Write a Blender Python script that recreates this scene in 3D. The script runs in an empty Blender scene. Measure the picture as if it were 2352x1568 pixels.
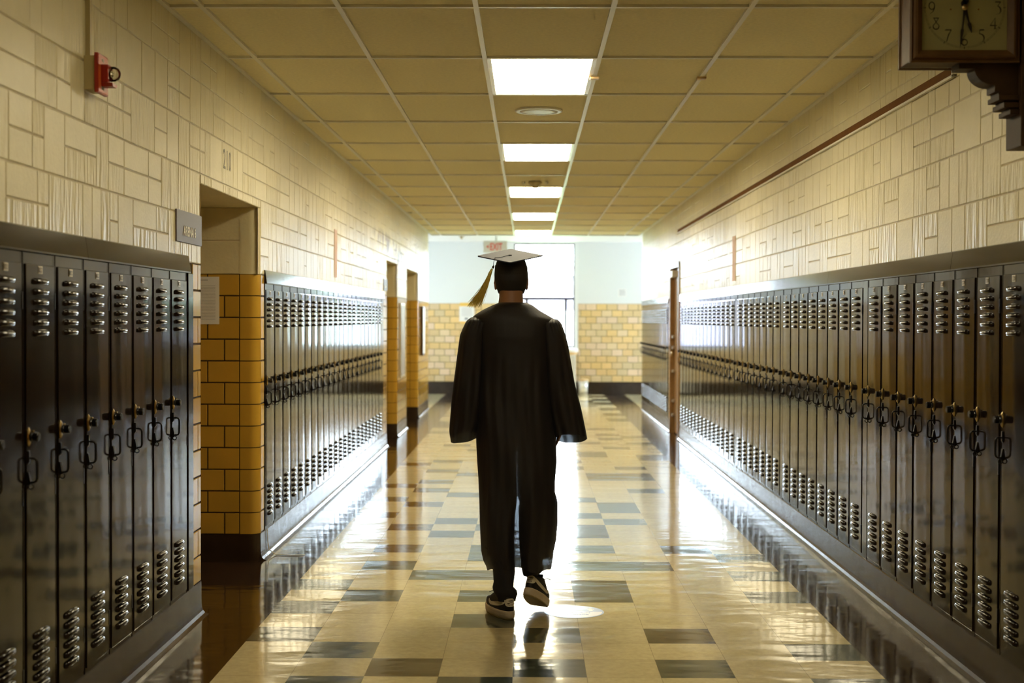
import bpy, bmesh, math, random
import numpy as np
from mathutils import Vector, Matrix
random.seed(7)
SC = bpy.context.scene
COL = SC.collection
PI = math.pi
T = .3048
XL, XR = -1.62, 1.84          # the two long walls
ZC = 2.85                     # suspended ceiling
YE = 27.3                     # far end wall
ZW = 1.732                    # top of the glazed tile wainscot
ZB = .165                     # top of the dark base

# ------------------------------------------------------------------ materials
def new_mat(name):
    m = bpy.data.materials.new(name); m.use_nodes = True
    nt = m.node_tree; b = nt.nodes['Principled BSDF']
    return m, nt, b
def mat(name, col, rough=.5, metal=0, spec=.5, noise=None, bump=None, coat=0, var=0, emit=None, es=0):
    """noise=(scale, amount) varies the colour; bump=(scale, strength, distance)"""
    m, nt, b = new_mat(name); N = nt.nodes; L = nt.links
    b.inputs['Base Color'].default_value = (*col, 1)
    b.inputs['Roughness'].default_value = rough
    b.inputs['Metallic'].default_value = metal
    b.inputs['Specular IOR Level'].default_value = spec
    if coat:
        b.inputs['Coat Weight'].default_value = coat; b.inputs['Coat Roughness'].default_value = .07
    if emit:
        b.inputs['Emission Color'].default_value = (*emit, 1); b.inputs['Emission Strength'].default_value = es
    tc = N.new('ShaderNodeTexCoord')
    if noise:
        n = N.new('ShaderNodeTexNoise'); n.inputs['Scale'].default_value = noise[0]; n.inputs['Detail'].default_value = 5
        L.new(tc.outputs['Object'], n.inputs['Vector'])
        mx = N.new('ShaderNodeMix'); mx.data_type = 'RGBA'
        mx.inputs['A'].default_value = (*[c*(1-noise[1]) for c in col], 1)
        mx.inputs['B'].default_value = (*[min(1, c*(1+noise[1])) for c in col], 1)
        L.new(n.outputs['Fac'], mx.inputs['Factor']); L.new(mx.outputs['Result'], b.inputs['Base Color'])
    if bump:
        n = N.new('ShaderNodeTexNoise'); n.inputs['Scale'].default_value = bump[0]; n.inputs['Detail'].default_value = 3
        L.new(tc.outputs['Object'], n.inputs['Vector'])
        bp = N.new('ShaderNodeBump'); bp.inputs['Strength'].default_value = bump[1]; bp.inputs['Distance'].default_value = bump[2]
        L.new(n.outputs['Fac'], bp.inputs['Height']); L.new(bp.outputs['Normal'], b.inputs['Normal'])
    return m

def attr_mat(name, rough, spec=.5, scored=False, bumpn=None, stain=False, tint=(1, 1, 1)):
    """colour comes from the per-tile colour attribute 'tile' (alpha = scored)"""
    m, nt, b = new_mat(name); N = nt.nodes; L = nt.links
    a = N.new('ShaderNodeAttribute'); a.attribute_name = 'tile'
    tc = N.new('ShaderNodeTexCoord')
    n = N.new('ShaderNodeTexNoise'); n.inputs['Scale'].default_value = 9; n.inputs['Detail'].default_value = 6
    L.new(tc.outputs['Object'], n.inputs['Vector'])
    mr = N.new('ShaderNodeMapRange'); mr.inputs['To Min'].default_value = .9; mr.inputs['To Max'].default_value = 1.1
    L.new(n.outputs['Fac'], mr.inputs['Value'])
    mu = N.new('ShaderNodeVectorMath'); mu.operation = 'SCALE'
    L.new(a.outputs['Color'], mu.inputs[0]); L.new(mr.outputs['Result'], mu.inputs['Scale'])
    src = mu.outputs['Vector']
    if stain:      # brown peeling patch above the far doorways of the left wall
        geo = N.new('ShaderNodeNewGeometry'); sp = N.new('ShaderNodeSeparateXYZ'); L.new(geo.outputs['Position'], sp.inputs[0])
        def M(op, x, y=None, clamp=False):
            q = N.new('ShaderNodeMath'); q.operation = op; q.use_clamp = clamp
            for i, v in enumerate((x, y)):
                if v is None: continue
                if isinstance(v, (int, float)): q.inputs[i].default_value = v
                else: L.new(v, q.inputs[i])
            return q.outputs[0]
        gy = M('DIVIDE', M('SUBTRACT', sp.outputs['Y'], 16.7), 2.0)
        gz = M('DIVIDE', M('SUBTRACT', M('ADD', sp.outputs['Z'], M('MULTIPLY', M('SUBTRACT', sp.outputs['Y'], 16.7), .05)), 2.28), .13)
        d = M('ADD', M('MULTIPLY', gy, gy), M('MULTIPLY', gz, gz))
        n2 = N.new('ShaderNodeTexNoise'); n2.inputs['Scale'].default_value = 3.2; n2.inputs['Detail'].default_value = 8
        L.new(tc.outputs['Object'], n2.inputs['Vector'])
        f = M('MULTIPLY', M('SUBTRACT', 1.25, d), M('GREATER_THAN', n2.outputs['Fac'], .50), True)
        left = M('LESS_THAN', sp.outputs['X'], 0)
        f = M('MULTIPLY', f, left, True)
        mx = N.new('ShaderNodeMix'); mx.data_type = 'RGBA'; mx.inputs['B'].default_value = (.20, .12, .055, 1)
        L.new(f, mx.inputs['Factor']); L.new(src, mx.inputs['A']); src = mx.outputs['Result']
    L.new(src, b.inputs['Base Color'])
    b.inputs['Roughness'].default_value = rough; b.inputs['Specular IOR Level'].default_value = spec
    hs = []
    if scored:
        mp = N.new('ShaderNodeMapping'); mp.inputs['Scale'].default_value = (1, 1, .12)
        L.new(tc.outputs['Object'], mp.inputs['Vector'])
        w = N.new('ShaderNodeTexNoise'); w.inputs['Scale'].default_value = 34; w.inputs['Detail'].default_value = 2
        L.new(mp.outputs['Vector'], w.inputs['Vector'])
        mm = N.new('ShaderNodeMath'); mm.operation = 'MULTIPLY'
        L.new(w.outputs['Fac'], mm.inputs[0]); L.new(a.outputs['Alpha'], mm.inputs[1]); hs.append((mm.outputs[0], .016))
    if bumpn:
        w = N.new('ShaderNodeTexNoise'); w.inputs['Scale'].default_value = bumpn[0]; w.inputs['Detail'].default_value = 4
        L.new(tc.outputs['Object'], w.inputs['Vector']); hs.append((w.outputs['Fac'], bumpn[1]))
    prev = None
    for h, dist in hs:
        bp = N.new('ShaderNodeBump'); bp.inputs['Strength'].default_value = 1; bp.inputs['Distance'].default_value = dist
        L.new(h, bp.inputs['Height'])
        if prev: L.new(prev, bp.inputs['Normal'])
        prev = bp.outputs['Normal']
    if prev: L.new(prev, b.inputs['Normal'])
    return m

CREAM = (.70, .625, .390)
M = {}
M['cream'] = attr_mat('cream wall paint', .38, .30, scored=True, bumpn=(60, .0012), stain=True)
M['creamjoint'] = mat('painted joint', (.64, .53, .33), .45)
M['glaze'] = attr_mat('yellow glazed tile', .12, .5, bumpn=(14, .0006))
M['grout'] = mat('dark tile joint', (.06, .038, .012), .9, spec=.2)
M['cool'] = mat('pale cool wall paint', (.74, .76, .75), .5, bump=(40, .3, .001))
M['base'] = mat('dark brown base', (.034, .020, .011), .20, spec=.33, noise=(9, .3), bump=(8, .3, .004))
M['locker'] = mat('dark brown locker enamel', (.012, .007, .0045), .095, spec=.20, noise=(3, .15), bump=(6, .5, .0008))
M['lockerdark'] = mat('locker shadow gap', (.006, .005, .005), .7)
M['blackmetal'] = mat('black handle metal', (.012, .010, .010), .3, metal=.3)
M['brass'] = mat('worn brass', (.42, .31, .14), .30, metal=1, noise=(60, .2))
M['knob'] = mat('black dial plastic', (.010, .009, .010), .25)
M['ceiltile'] = mat('mineral fibre ceiling tile', (.88, .80, .54), .95, noise=(55, .13), bump=(160, .5, .002))
M['tbar'] = mat('white ceiling bar', (.80, .77, .68), .35)
M['plaster'] = mat('white plaster', (.78, .79, .78), .6, bump=(30, .2, .001))
M['lamp'] = mat('acrylic lamp diffuser', (.9, .88, .8), .4, emit=(1, .87, .58), es=26)
M['lampdim'] = mat('dimmed lamp diffuser', (.9, .88, .8), .4, emit=(1, .87, .58), es=12)  # out-of-view lamp turned down to balance the light on the near walls
M['lampmetal'] = mat('white lamp trough metal', (.7, .68, .62), .3, metal=.4)
M['white'] = mat('white plastic', (.78, .77, .72), .4)
M['paper'] = mat('white paper', (.80, .79, .76), .7)
M['ink'] = mat('grey print', (.25, .25, .27), .7)
M['red'] = mat('red alarm plastic', (.36, .02, .01), .35)
M['redface'] = mat('red alarm face', (.55, .10, .02), .4)
M['beige'] = mat('beige painted metal', (.52, .44, .24), .45)
M['plum'] = mat('plum grey sign plastic', (.115, .085, .085), .45)
M['signtext'] = mat('sign lettering', (.75, .70, .55), .5)
M['numgrey'] = mat('grey stencil paint', (.26, .24, .19), .6)
M['wood'] = mat('dark oak', (.085, .042, .013), .5, spec=.3, noise=(22, .45))
M['wooddark'] = mat('darkened oak', (.040, .020, .008), .6, spec=.25, noise=(22, .4))
M['door'] = mat('brown oak door', (.30, .165, .06), .35, noise=(12, .3))
M['dial'] = mat('aged clock dial painted dim', (.27, .25, .115), .5, noise=(14, .08))  # aged tone, darkened further to put dim light into the colour
M['black'] = mat('black print', (.012, .008, .006), .5)
M['frame'] = mat('bronze window frame', (.060, .045, .045), .35)
M['railbrown'] = mat('brown cork rail', (.17, .068, .012), .85, spec=.2, noise=(40, .2))
M['chrome'] = mat('brushed steel', (.75, .74, .72), .25, metal=1)
M['pink'] = mat('faded pink paper', (.74, .50, .37), .6)
M['exitred'] = mat('exit sign red', (.75, .06, .03), .5)
M['posteryellow'] = mat('poster yellow', (.80, .50, .10), .5)
M['tan'] = mat('tan enamel', (.66, .45, .22), .4)
M['stone'] = mat('grey steel panel', (.36, .33, .29), .45)
M['skin'] = mat('brown skin', (.27, .125, .065), .5)
M['hair'] = mat('black hair', (.010, .008, .007), .75, bump=(300, .6, .002))
M['trouser'] = mat('black trouser cloth', (.010, .008, .009), .85, noise=(40, .3))
M['cap'] = mat('black cap cloth with painted glare', (.042, .048, .078), .75, spec=.5)  # board colour raised and blued to hold the glare on it
M['capdark'] = mat('black cap knit', (.013, .011, .013), .75)
M['gold'] = mat('gold rayon thread', (.92, .64, .14), .32, metal=.3, noise=(90, .3))
M['shoeblack'] = mat('black leather', (.010, .008, .008), .55, spec=.3)
M['shoewhite'] = mat('off white leather', (.66, .60, .48), .5)
M['midsole'] = mat('cream rubber midsole', (.56, .46, .32), .6, noise=(25, .15))
M['gum'] = mat('gum rubber', (.26, .19, .06), .6)
M['brick'] = mat('distant brick', (.105, .092, .115), .9, noise=(1, .1))
M['lawn'] = mat('lawn', (.10, .15, .06), .95, noise=(.5, .3))
M['leaf'] = mat('leaves', (.045, .075, .025), .9, noise=(1, .4))
M['decalblue'] = mat('floor decal blue', (.26, .30, .36), .35)
M['decalcream'] = mat('floor decal cream', (.60, .52, .36), .35)
M['eye'] = mat('eye white', (.7, .68, .64), .2)
M['lip'] = mat('lips', (.22, .08, .06), .5)

def glass_mat(name, tint=(1, 1, 1), refl=1):
    m, nt, b = new_mat(name); N = nt.nodes; L = nt.links
    N.remove(b); o = N['Material Output']
    t = N.new('ShaderNodeBsdfTransparent'); t.inputs[0].default_value = (*tint, 1)
    g = N.new('ShaderNodeBsdfGlossy'); g.inputs['Roughness'].default_value = .02
    fr = N.new('ShaderNodeFresnel'); fr.inputs[0].default_value = 1.45
    x = N.new('ShaderNodeMixShader'); L.new(fr.outputs[0], x.inputs[0]); L.new(t.outputs[0], x.inputs[1]); L.new(g.outputs[0], x.inputs[2])
    L.new(x.outputs[0], o.inputs[0]); return m
M['glass'] = glass_mat('window glass', (.97, .98, .98))
M['dome'] = glass_mat('clear strobe dome', (.93, .91, .85))

def cloth_mat():
    """thin black satin: every layer lets a little light through"""
    m, nt, b = new_mat('thin black satin'); N = nt.nodes; L = nt.links
    b.inputs['Base Color'].default_value = (.0065, .0042, .0055, 1); b.inputs['Roughness'].default_value = .62
    b.inputs['Sheen Weight'].default_value = .03; b.inputs['Sheen Roughness'].default_value = .4
    o = N['Material Output']
    t = N.new('ShaderNodeBsdfTransparent'); t.inputs[0].default_value = (.85, .92, 1, 1)
    x = N.new('ShaderNodeMixShader'); x.inputs[0].default_value = .015
    L.new(b.outputs[0], x.inputs[1]); L.new(t.outputs[0], x.inputs[2]); L.new(x.outputs[0], o.inputs[0])
    tc = N.new('ShaderNodeTexCoord'); n = N.new('ShaderNodeTexNoise'); n.inputs['Scale'].default_value = 14; n.inputs['Detail'].default_value = 3
    mp = N.new('ShaderNodeMapping'); mp.inputs['Scale'].default_value = (1, 1, .25)
    L.new(tc.outputs['Object'], mp.inputs['Vector']); L.new(mp.outputs[0], n.inputs['Vector'])
    bp = N.new('ShaderNodeBump'); bp.inputs['Strength'].default_value = .6; bp.inputs['Distance'].default_value = .01
    L.new(n.outputs['Fac'], bp.inputs['Height']); L.new(bp.outputs['Normal'], b.inputs['Normal'])
    return m
M['gown'] = cloth_mat()

def floor_mat():
    m, nt, b = new_mat('waxed vinyl tile'); N = nt.nodes; L = nt.links
    a = N.new('ShaderNodeAttribute'); a.attribute_name = 'tile'
    tc = N.new('ShaderNodeTexCoord')
    # marbled mottling and specks
    n = N.new('ShaderNodeTexNoise'); n.inputs['Scale'].default_value = 26; n.inputs['Detail'].default_value = 8; n.inputs['Roughness'].default_value = .7
    L.new(tc.outputs['Object'], n.inputs['Vector'])
    mr = N.new('ShaderNodeMapRange'); mr.inputs['From Min'].default_value = .3; mr.inputs['From Max'].default_value = .7
    mr.inputs['To Min'].default_value = .86; mr.inputs['To Max'].default_value = 1.12
    L.new(n.outputs['Fac'], mr.inputs['Value'])
    s = N.new('ShaderNodeVectorMath'); s.operation = 'SCALE'; L.new(a.outputs['Color'], s.inputs[0]); L.new(mr.outputs[0], s.inputs['Scale'])
    # joints from the UV of each tile
    uv = N.new('ShaderNodeUVMap'); uv.uv_map = 'UVMap'; sp = N.new('ShaderNodeSeparateXYZ'); L.new(uv.outputs[0], sp.inputs[0])
    def mth(op, x, y):
        q = N.new('ShaderNodeMath'); q.operation = op
        for i, v in enumerate((x, y)):
            if isinstance(v, (int, float)): q.inputs[i].default_value = v
            else: L.new(v, q.inputs[i])
        return q.outputs[0]
    e = mth('MAXIMUM', mth('ABSOLUTE', mth('SUBTRACT', sp.outputs[0], .5), 0), mth('ABSOLUTE', mth('SUBTRACT', sp.outputs[1], .5), 0))
    j = mth('GREATER_THAN', e, .4965)
    mx = N.new('ShaderNodeMix'); mx.data_type = 'RGBA'; mx.inputs['B'].default_value = (.10, .075, .04, 1)
    L.new(mth('MULTIPLY', j, .55), mx.inputs['Factor']); L.new(s.outputs[0], mx.inputs['A'])
    # sparse pale specks
    v = N.new('ShaderNodeTexVoronoi'); v.inputs['Scale'].default_value = 40; L.new(tc.outputs['Object'], v.inputs['Vector'])
    sk = mth('LESS_THAN', v.outputs['Distance'], .07)
    mx2 = N.new('ShaderNodeMix'); mx2.data_type = 'RGBA'; mx2.inputs['B'].default_value = (.40, .32, .18, 1)
    L.new(mth('MULTIPLY', sk, .5), mx2.inputs['Factor']); L.new(mx.outputs['Result'], mx2.inputs['A'])
    L.new(mx2.outputs['Result'], b.inputs['Base Color'])
    # long shallow waves of the waxed surface
    mp = N.new('ShaderNodeMapping'); mp.inputs['Scale'].default_value = (1.6, 3.0, 1); L.new(tc.outputs['Object'], mp.inputs['Vector'])
    w = N.new('ShaderNodeTexNoise'); w.inputs['Scale'].default_value = 1.7; w.inputs['Detail'].default_value = 2.5; w.inputs['Roughness'].default_value = .45
    L.new(mp.outputs[0], w.inputs['Vector'])
    bp = N.new('ShaderNodeBump'); bp.inputs['Strength'].default_value = 1; bp.inputs['Distance'].default_value = .0032
    L.new(w.outputs['Fac'], bp.inputs['Height'])
    w2 = N.new('ShaderNodeTexNoise'); w2.inputs['Scale'].default_value = 13; w2.inputs['Detail'].default_value = 2
    L.new(tc.outputs['Object'], w2.inputs['Vector'])
    b2 = N.new('ShaderNodeBump'); b2.inputs['Strength'].default_value = 1; b2.inputs['Distance'].default_value = .0003
    L.new(w2.outputs['Fac'], b2.inputs['Height']); L.new(bp.outputs['Normal'], b2.inputs['Normal'])
    L.new(b2.outputs['Normal'], b.inputs['Normal'])
    b.inputs['Roughness'].default_value = .10; b.inputs['Specular IOR Level'].default_value = .5
    return m
M['floor'] = floor_mat()

# ------------------------------------------------------------------ mesh builder
class MB:
    def __init__(s):
        s.v = []; s.f = []; s.m = []; s.mats = []; s.c = {}; s.uv = {}; s.sm = set()
    def mi(s, m):
        if m not in s.mats: s.mats.append(m)
        return s.mats.index(m)
    def add(s, vs, fs, m, col=None, uv=None, smooth=False):
        o = len(s.v); s.v += [tuple(v) for v in vs]; k = s.mi(m)
        for i, f in enumerate(fs):
            n = len(s.f); s.f.append(tuple(o+j for j in f)); s.m.append(k)
            if col: s.c[n] = col
            if uv: s.uv[n] = uv
            if smooth: s.sm.add(n)
    def box(s, x0, x1, y0, y1, z0, z1, m, bev=0):
        x0, x1 = sorted((x0, x1)); y0, y1 = sorted((y0, y1)); z0, z1 = sorted((z0, z1))
        if bev <= 0:
            vs = [(x, y, z) for z in (z0, z1) for y in (y0, y1) for x in (x0, x1)]
            s.add(vs, [(0, 2, 3, 1), (4, 5, 7, 6), (0, 1, 5, 4), (2, 6, 7, 3), (0, 4, 6, 2), (1, 3, 7, 5)], m); return
        bm = bmesh.new(); bmesh.ops.create_cube(bm, size=1)
        for v in bm.verts:
            v.co = Vector(((x0+x1)/2+v.co.x*(x1-x0), (y0+y1)/2+v.co.y*(y1-y0), (z0+z1)/2+v.co.z*(z1-z0)))
        bmesh.ops.bevel(bm, geom=bm.edges[:], offset=bev, segments=2, profile=.7, affect='EDGES')
        s.bm(bm, m)
    def bm(s, bm, m, smooth=False):
        bm.verts.index_update()
        s.add([v.co.copy() for v in bm.verts], [[v.index for v in f.verts] for f in bm.faces], m, smooth=smooth); bm.free()
    def tube(s, pts, r, m, n=8, caps=True, smooth=True):
        pts = [Vector(p) for p in pts]; rs = r if isinstance(r, (list, tuple)) else [r]*len(pts)
        vs = []; fs = []; up = None
        for i, p in enumerate(pts):
            d = (pts[min(i+1, len(pts)-1)]-pts[max(i-1, 0)]).normalized()
            if up is None:
                up = Vector((0, 0, 1)) if abs(d.z) < .9 else Vector((1, 0, 0))
            a = d.cross(up).normalized(); up = a.cross(d).normalized()
            for k in range(n):
                t = 2*PI*k/n; vs.append(p+a*math.cos(t)*rs[i]+up*math.sin(t)*rs[i])
        for i in range(len(pts)-1):
            for k in range(n):
                q = (k+1) % n; fs.append((i*n+k, i*n+q, (i+1)*n+q, (i+1)*n+k))
        if caps:
            fs.append(tuple(range(n))[::-1]); fs.append(tuple(range((len(pts)-1)*n, len(pts)*n)))
        s.add(vs, fs, m, smooth=smooth)
    def loft(s, rings, m, closed=True, cap0=False, cap1=False, smooth=True):
        n = len(rings[0]); vs = [p for r in rings for p in r]; fs = []
        for i in range(len(rings)-1):
            for k in range(n if closed else n-1):
                q = (k+1) % n; fs.append((i*n+k, i*n+q, (i+1)*n+q, (i+1)*n+k))
        if cap0: fs.append(tuple(range(n))[::-1])
        if cap1: fs.append(tuple(range((len(rings)-1)*n, len(rings)*n)))
        s.add(vs, fs, m, smooth=smooth)
    def prism(s, poly, axis, a, b, m):
        """poly: 2-D outline in the other two axes (cyclic order), extruded a..b on axis 0/1/2"""
        n = len(poly)
        def P(q, t):
            return {0: (t, q[0], q[1]), 1: (q[0], t, q[1]), 2: (q[0], q[1], t)}[axis]
        vs = [P(q, a) for q in poly]+[P(q, b) for q in poly]
        s.add(vs, [tuple(range(n)), tuple(range(n, 2*n))[::-1]]+[(i, (i+1) % n, n+(i+1) % n, n+i) for i in range(n)], m)
    def lathe(s, prof, c, axis, m, n=24, smooth=True):
        """prof: list of (r, h) ; axis unit vector from point c"""
        c = Vector(c); ax = Vector(axis).normalized(); a = ax.cross(Vector((0, 0, 1)) if abs(ax.z) < .9 else Vector((1, 0, 0))).normalized(); b = ax.cross(a)
        rings = [[c+ax*h+a*math.cos(2*PI*k/n)*r+b*math.sin(2*PI*k/n)*r for k in range(n)] for r, h in prof]
        s.loft(rings, m, cap0=prof[0][0] > 1e-5, cap1=prof[-1][0] > 1e-5, smooth=smooth)
    def build(s, name, parent=None, loc=None):
        me = bpy.data.meshes.new(name); me.from_pydata(s.v, [], s.f); me.validate()
        for k in s.mats: me.materials.append(k)
        if len(me.polygons) == len(s.f):
            me.polygons.foreach_set('material_index', s.m)
            if s.sm: me.polygons.foreach_set('use_smooth', [i in s.sm for i in range(len(s.f))])
            if s.c:
                at = me.color_attributes.new('tile', 'FLOAT_COLOR', 'CORNER')
                buf = np.ones((len(me.loops), 4), dtype=np.float32)
                for p in me.polygons:
                    c = s.c.get(p.index)
                    if c: buf[p.loop_start:p.loop_start+p.loop_total] = c
                at.data.foreach_set('color', buf.ravel())
            if s.uv:
                ul = me.uv_layers.new(name='UVMap')
                for p in me.polygons:
                    u = s.uv.get(p.index)
                    if u:
                        for k in range(p.loop_total): ul.data[p.loop_start+k].uv = u[k]
        o = bpy.data.objects.new(name, me); COL.objects.link(o)
        if parent: o.parent = parent
        if loc: o.location = loc
        return o

def fix_normals(o, smooth=False):
    bm = bmesh.new(); bm.from_mesh(o.data); bmesh.ops.recalc_face_normals(bm, faces=bm.faces[:])
    if smooth:
        for f in bm.faces: f.smooth = True
    bm.to_mesh(o.data); bm.free(); return o
def tag(o, label, cat, group=None):
    o['label'] = label; o['category'] = cat
    if group: o['group'] = group
    return o
def thing(name, label, cat, loc=(0, 0, 0), rz=0, group=None):
    o = bpy.data.objects.new(name, None); COL.objects.link(o); o.location = loc; o.rotation_euler = (0, 0, rz)
    o.empty_display_size = .1
    return tag(o, label, cat, group)
def struct(o):
    o['kind'] = 'structure'; return o
def text_mesh(body, size, m, ext=.0008, bold=0, sx=1, align='LEFT', space=1):
    cu = bpy.data.curves.new('lettering', 'FONT'); cu.body = body; cu.size = size; cu.extrude = ext; cu.offset = bold
    cu.align_x = align; cu.space_character = space; cu.resolution_u = 3
    o = bpy.data.objects.new('lettering', cu); COL.objects.link(o)
    dg = bpy.context.evaluated_depsgraph_get(); me = bpy.data.meshes.new_from_object(o.evaluated_get(dg))
    bpy.data.objects.remove(o); bpy.data.curves.remove(cu)
    me.transform(Matrix.Diagonal((sx, 1, 1, 1))); me.materials.clear(); me.materials.append(m)
    return me
def place_text(name, me, mtx, parent=None):
    me.transform(mtx); o = bpy.data.objects.new(name, me); COL.objects.link(o)
    if parent: o.parent = parent
    return o
def basis(o, x, y):
    x = Vector(x); y = Vector(y); z = x.cross(y)
    m = Matrix.Identity(4)
    for i in range(3): m[i][0], m[i][1], m[i][2], m[i][3] = x[i], y[i], z[i], o[i]
    return m

# ------------------------------------------------------------------ floor
PAT = {-1: '1g3g8g', 0: '2b4g6g', 1: '1g8g', 2: '0g4g6b', 3: '3g', 4: '0g', 5: '1g3g5b8g', 6: '0g5b', 7: '2g3b8g', 8: '1g5g6g', 9: '3g8g', 10: '1b3g5g7g',
       12: '2g5b', 13: '1b3g5b', 14: '2g6g', 15: '0b5g', 16: '6g', 17: '1b6g', 18: '0g5g', 19: '2g', 20: '1g7g', 21: '0b', 22: '1g', 24: '2g6g7b', 26: '5g7g'}
XF, YF = -1.2799, 5.7337
def floor():
    b = MB(); rnd = random.Random(3)
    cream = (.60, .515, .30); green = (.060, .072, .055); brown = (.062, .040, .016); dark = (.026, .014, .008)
    def cell(x0, x1, y0, y1, c, j=.06):
        k = 1+rnd.uniform(-j, j); b.add([(x0, y0, 0), (x1, y0, 0), (x1, y1, 0), (x0, y1, 0)], [(0, 1, 2, 3)], M['floor'], col=(*[q*k for q in c], 1), uv=[(0, 0), (1, 0), (1, 1), (0, 1)])
    for k in range(-29, 71):
        y = YF+k*T
        p = PAT.get(k)
        pat = {}
        if p is not None:
            for i in range(0, len(p), 2): pat[int(p[i])] = p[i+1]
        elif k != 11:
            for _ in range(rnd.choice((1, 2, 2, 3))): pat[rnd.randrange(9)] = rnd.choice('ggb')
        for i in range(9):
            c = {'g': green, 'b': brown}.get(pat.get(i), cream)
            cell(XF+i*T, XF+(i+1)*T, y, y+T, c)
    y0, y1 = YF-29*T, YF+71*T
    yy = y0
    while yy < y1-.01:
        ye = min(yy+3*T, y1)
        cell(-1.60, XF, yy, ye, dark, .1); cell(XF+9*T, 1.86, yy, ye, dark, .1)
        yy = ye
    # floors of the door recesses, dark too
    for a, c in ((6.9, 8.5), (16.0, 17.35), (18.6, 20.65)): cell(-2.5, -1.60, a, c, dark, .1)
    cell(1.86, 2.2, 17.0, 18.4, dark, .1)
    # cross hall: mostly pale tiles
    y = y1
    ys = [y1+i*T for i in range(60) if y1+i*T < YE]
    for yy in ys:
        x = -4.5
        while x < 5.0:
            c = rnd.choice([cream]*5+[green, brown]); cell(x, min(x+T, 5.2), yy, min(yy+T, YE), c); x += T
    for a, c in ((-4.5, -1.6), (1.86, 5.2)): cell(a, c, 22.6, y1, cream)
    o = b.build('floor'); struct(o)
    u = MB(); u.box(-5, 5.4, -3.2, 27.5, -.08, -.02, M['base']); u.box(-1.8, 2.0, -3.2, 27.5, -.02, -.001, M['base'])
    struct(u.build('floor_slab'))
floor()

# ------------------------------------------------------------------ wall surfaces
def jit(rnd, c, j): k = 1+rnd.uniform(-j, j); return tuple(q*k for q in c)
def boss(b, O, U, V, Nn, u0, u1, v0, v1, m, col, gap=.003, dep=.004, bev=.003):
    """a raised block on plane O + u U + v V, its face on the plane itself"""
    O, U, V, Nn = map(Vector, (O, U, V, Nn)); u0 += gap; u1 -= gap; v0 += gap; v1 -= gap
    if u1-u0 < .008 or v1-v0 < .008: return
    q = [(u0, v0), (u1, v0), (u1, v1), (u0, v1)]; i = [(u0+bev, v0+bev), (u1-bev, v0+bev), (u1-bev, v1-bev), (u0+bev, v1-bev)]
    vs = [O+U*a+V*c-Nn*dep for a, c in q]+[O+U*a+V*c for a, c in i]
    fs = [(4, 5, 6, 7)]+[(k, (k+1) % 4, 4+(k+1) % 4, 4+k) for k in range(4)]
    b.add(vs, fs, m, col=col)
def backing(b, O, U, V, Nn, u0, u1, v0, v1, m, dep=.004):
    O, U, V, Nn = map(Vector, (O, U, V, Nn))
    b.add([O+U*a+V*c-Nn*dep for a, c in ((u0, v0), (u1, v0), (u1, v1), (u0, v1))], [(0, 1, 2, 3)], m)
def glazed(b, O, U, V, Nn, u0, u1, v0, v1, phase=0, col=(.62, .38, .075), tw=.2032, j=.07, palette=None, rnd=None):
    rnd = rnd or random.Random(int(abs(u0*100+Vector(O).x*31))+5)
    backing(b, O, U, V, Nn, u0, u1, v0, v1, M['grout'])
    n = max(1, round((v1-v0)/.1304)); th = (v1-v0)/n
    for r in range(n):
        x = math.floor(u0/tw)*tw-((r % 2)*tw/2)+phase
        while x < u1:
            a, c = max(x, u0), min(x+tw, u1)
            if c-a > .012:
                cc = rnd.choice(palette) if palette else col
                boss(b, O, U, V, Nn, a, c, v0+r*th, v0+(r+1)*th, M['glaze'], (*jit(rnd, cc, j), 1), gap=.0036, dep=.004, bev=.002)
            x += tw
def ashlar(b, O, U, V, Nn, u0, u1, v0, v1, holes, seed):
    """random-ashlar painted blocks; holes = [(ua, ub, va, vb)] left out"""
    rnd = random.Random(seed); unit = (v1-v0)/10
    courses = []; z = 0
    while z < 10:
        h = rnd.choice((2, 2, 2)); h = min(h, 10-z)
        if 10-z-h == 1: h += 1
        courses.append((z, h)); z += h
    def put(a, c, p, q):
        for (ha, hb, va, vb) in holes:
            if a < hb-1e-4 and c > ha+1e-4 and p < vb-1e-4 and q > va+1e-4:
                if a < ha-.03: put(a, ha, p, q)
                if c > hb+.03: put(hb, c, p, q)
                if q > vb+.02: put(max(a, ha), min(c, hb), max(p, vb), q)
                if p < va-.02: put(max(a, ha), min(c, hb), p, min(q, va))
                return
        sc = rnd.choice((0, 0, .45, 1))
        boss(b, O, U, V, Nn, a, c, p, q, M['cream'], (*jit(rnd, CREAM, .035), sc), gap=.0018, dep=.003, bev=.0035)
    for z, h in courses:
        x = u0-rnd.uniform(0, .15)
        while x < u1:
            w = rnd.choice((.11, .15, .21, .21, .28, .36))
            a, c = max(x, u0), min(x+w, u1); x += w
            if c-a < .015: continue
            p, q = v0+z*unit, v0+(z+h)*unit
            if h >= 2 and rnd.random() < .42:
                mid = p+unit*rnd.choice((1, 1, h-1))
                put(a, c, p, mid); put(a, c, mid, q)
            elif w > .25 and rnd.random() < .4:
                put(a, (a+c)/2, p, q); put((a+c)/2, c, p, q)
            else: put(a, c, p, q)

Z3 = (0, 0, 1)
ZD = 2.13
REC = [(6.93, 8.42), (16.05, 17.30), (18.67, 20.60)]
YEND = 22.72
LK_L1 = (4.168, 6.66); LK_L2 = (8.60, 15.60); LK_R = (5.16, 17.0); LK_F = (18.47, 22.72)
YELLOW = (.52, .30, .040)

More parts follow.
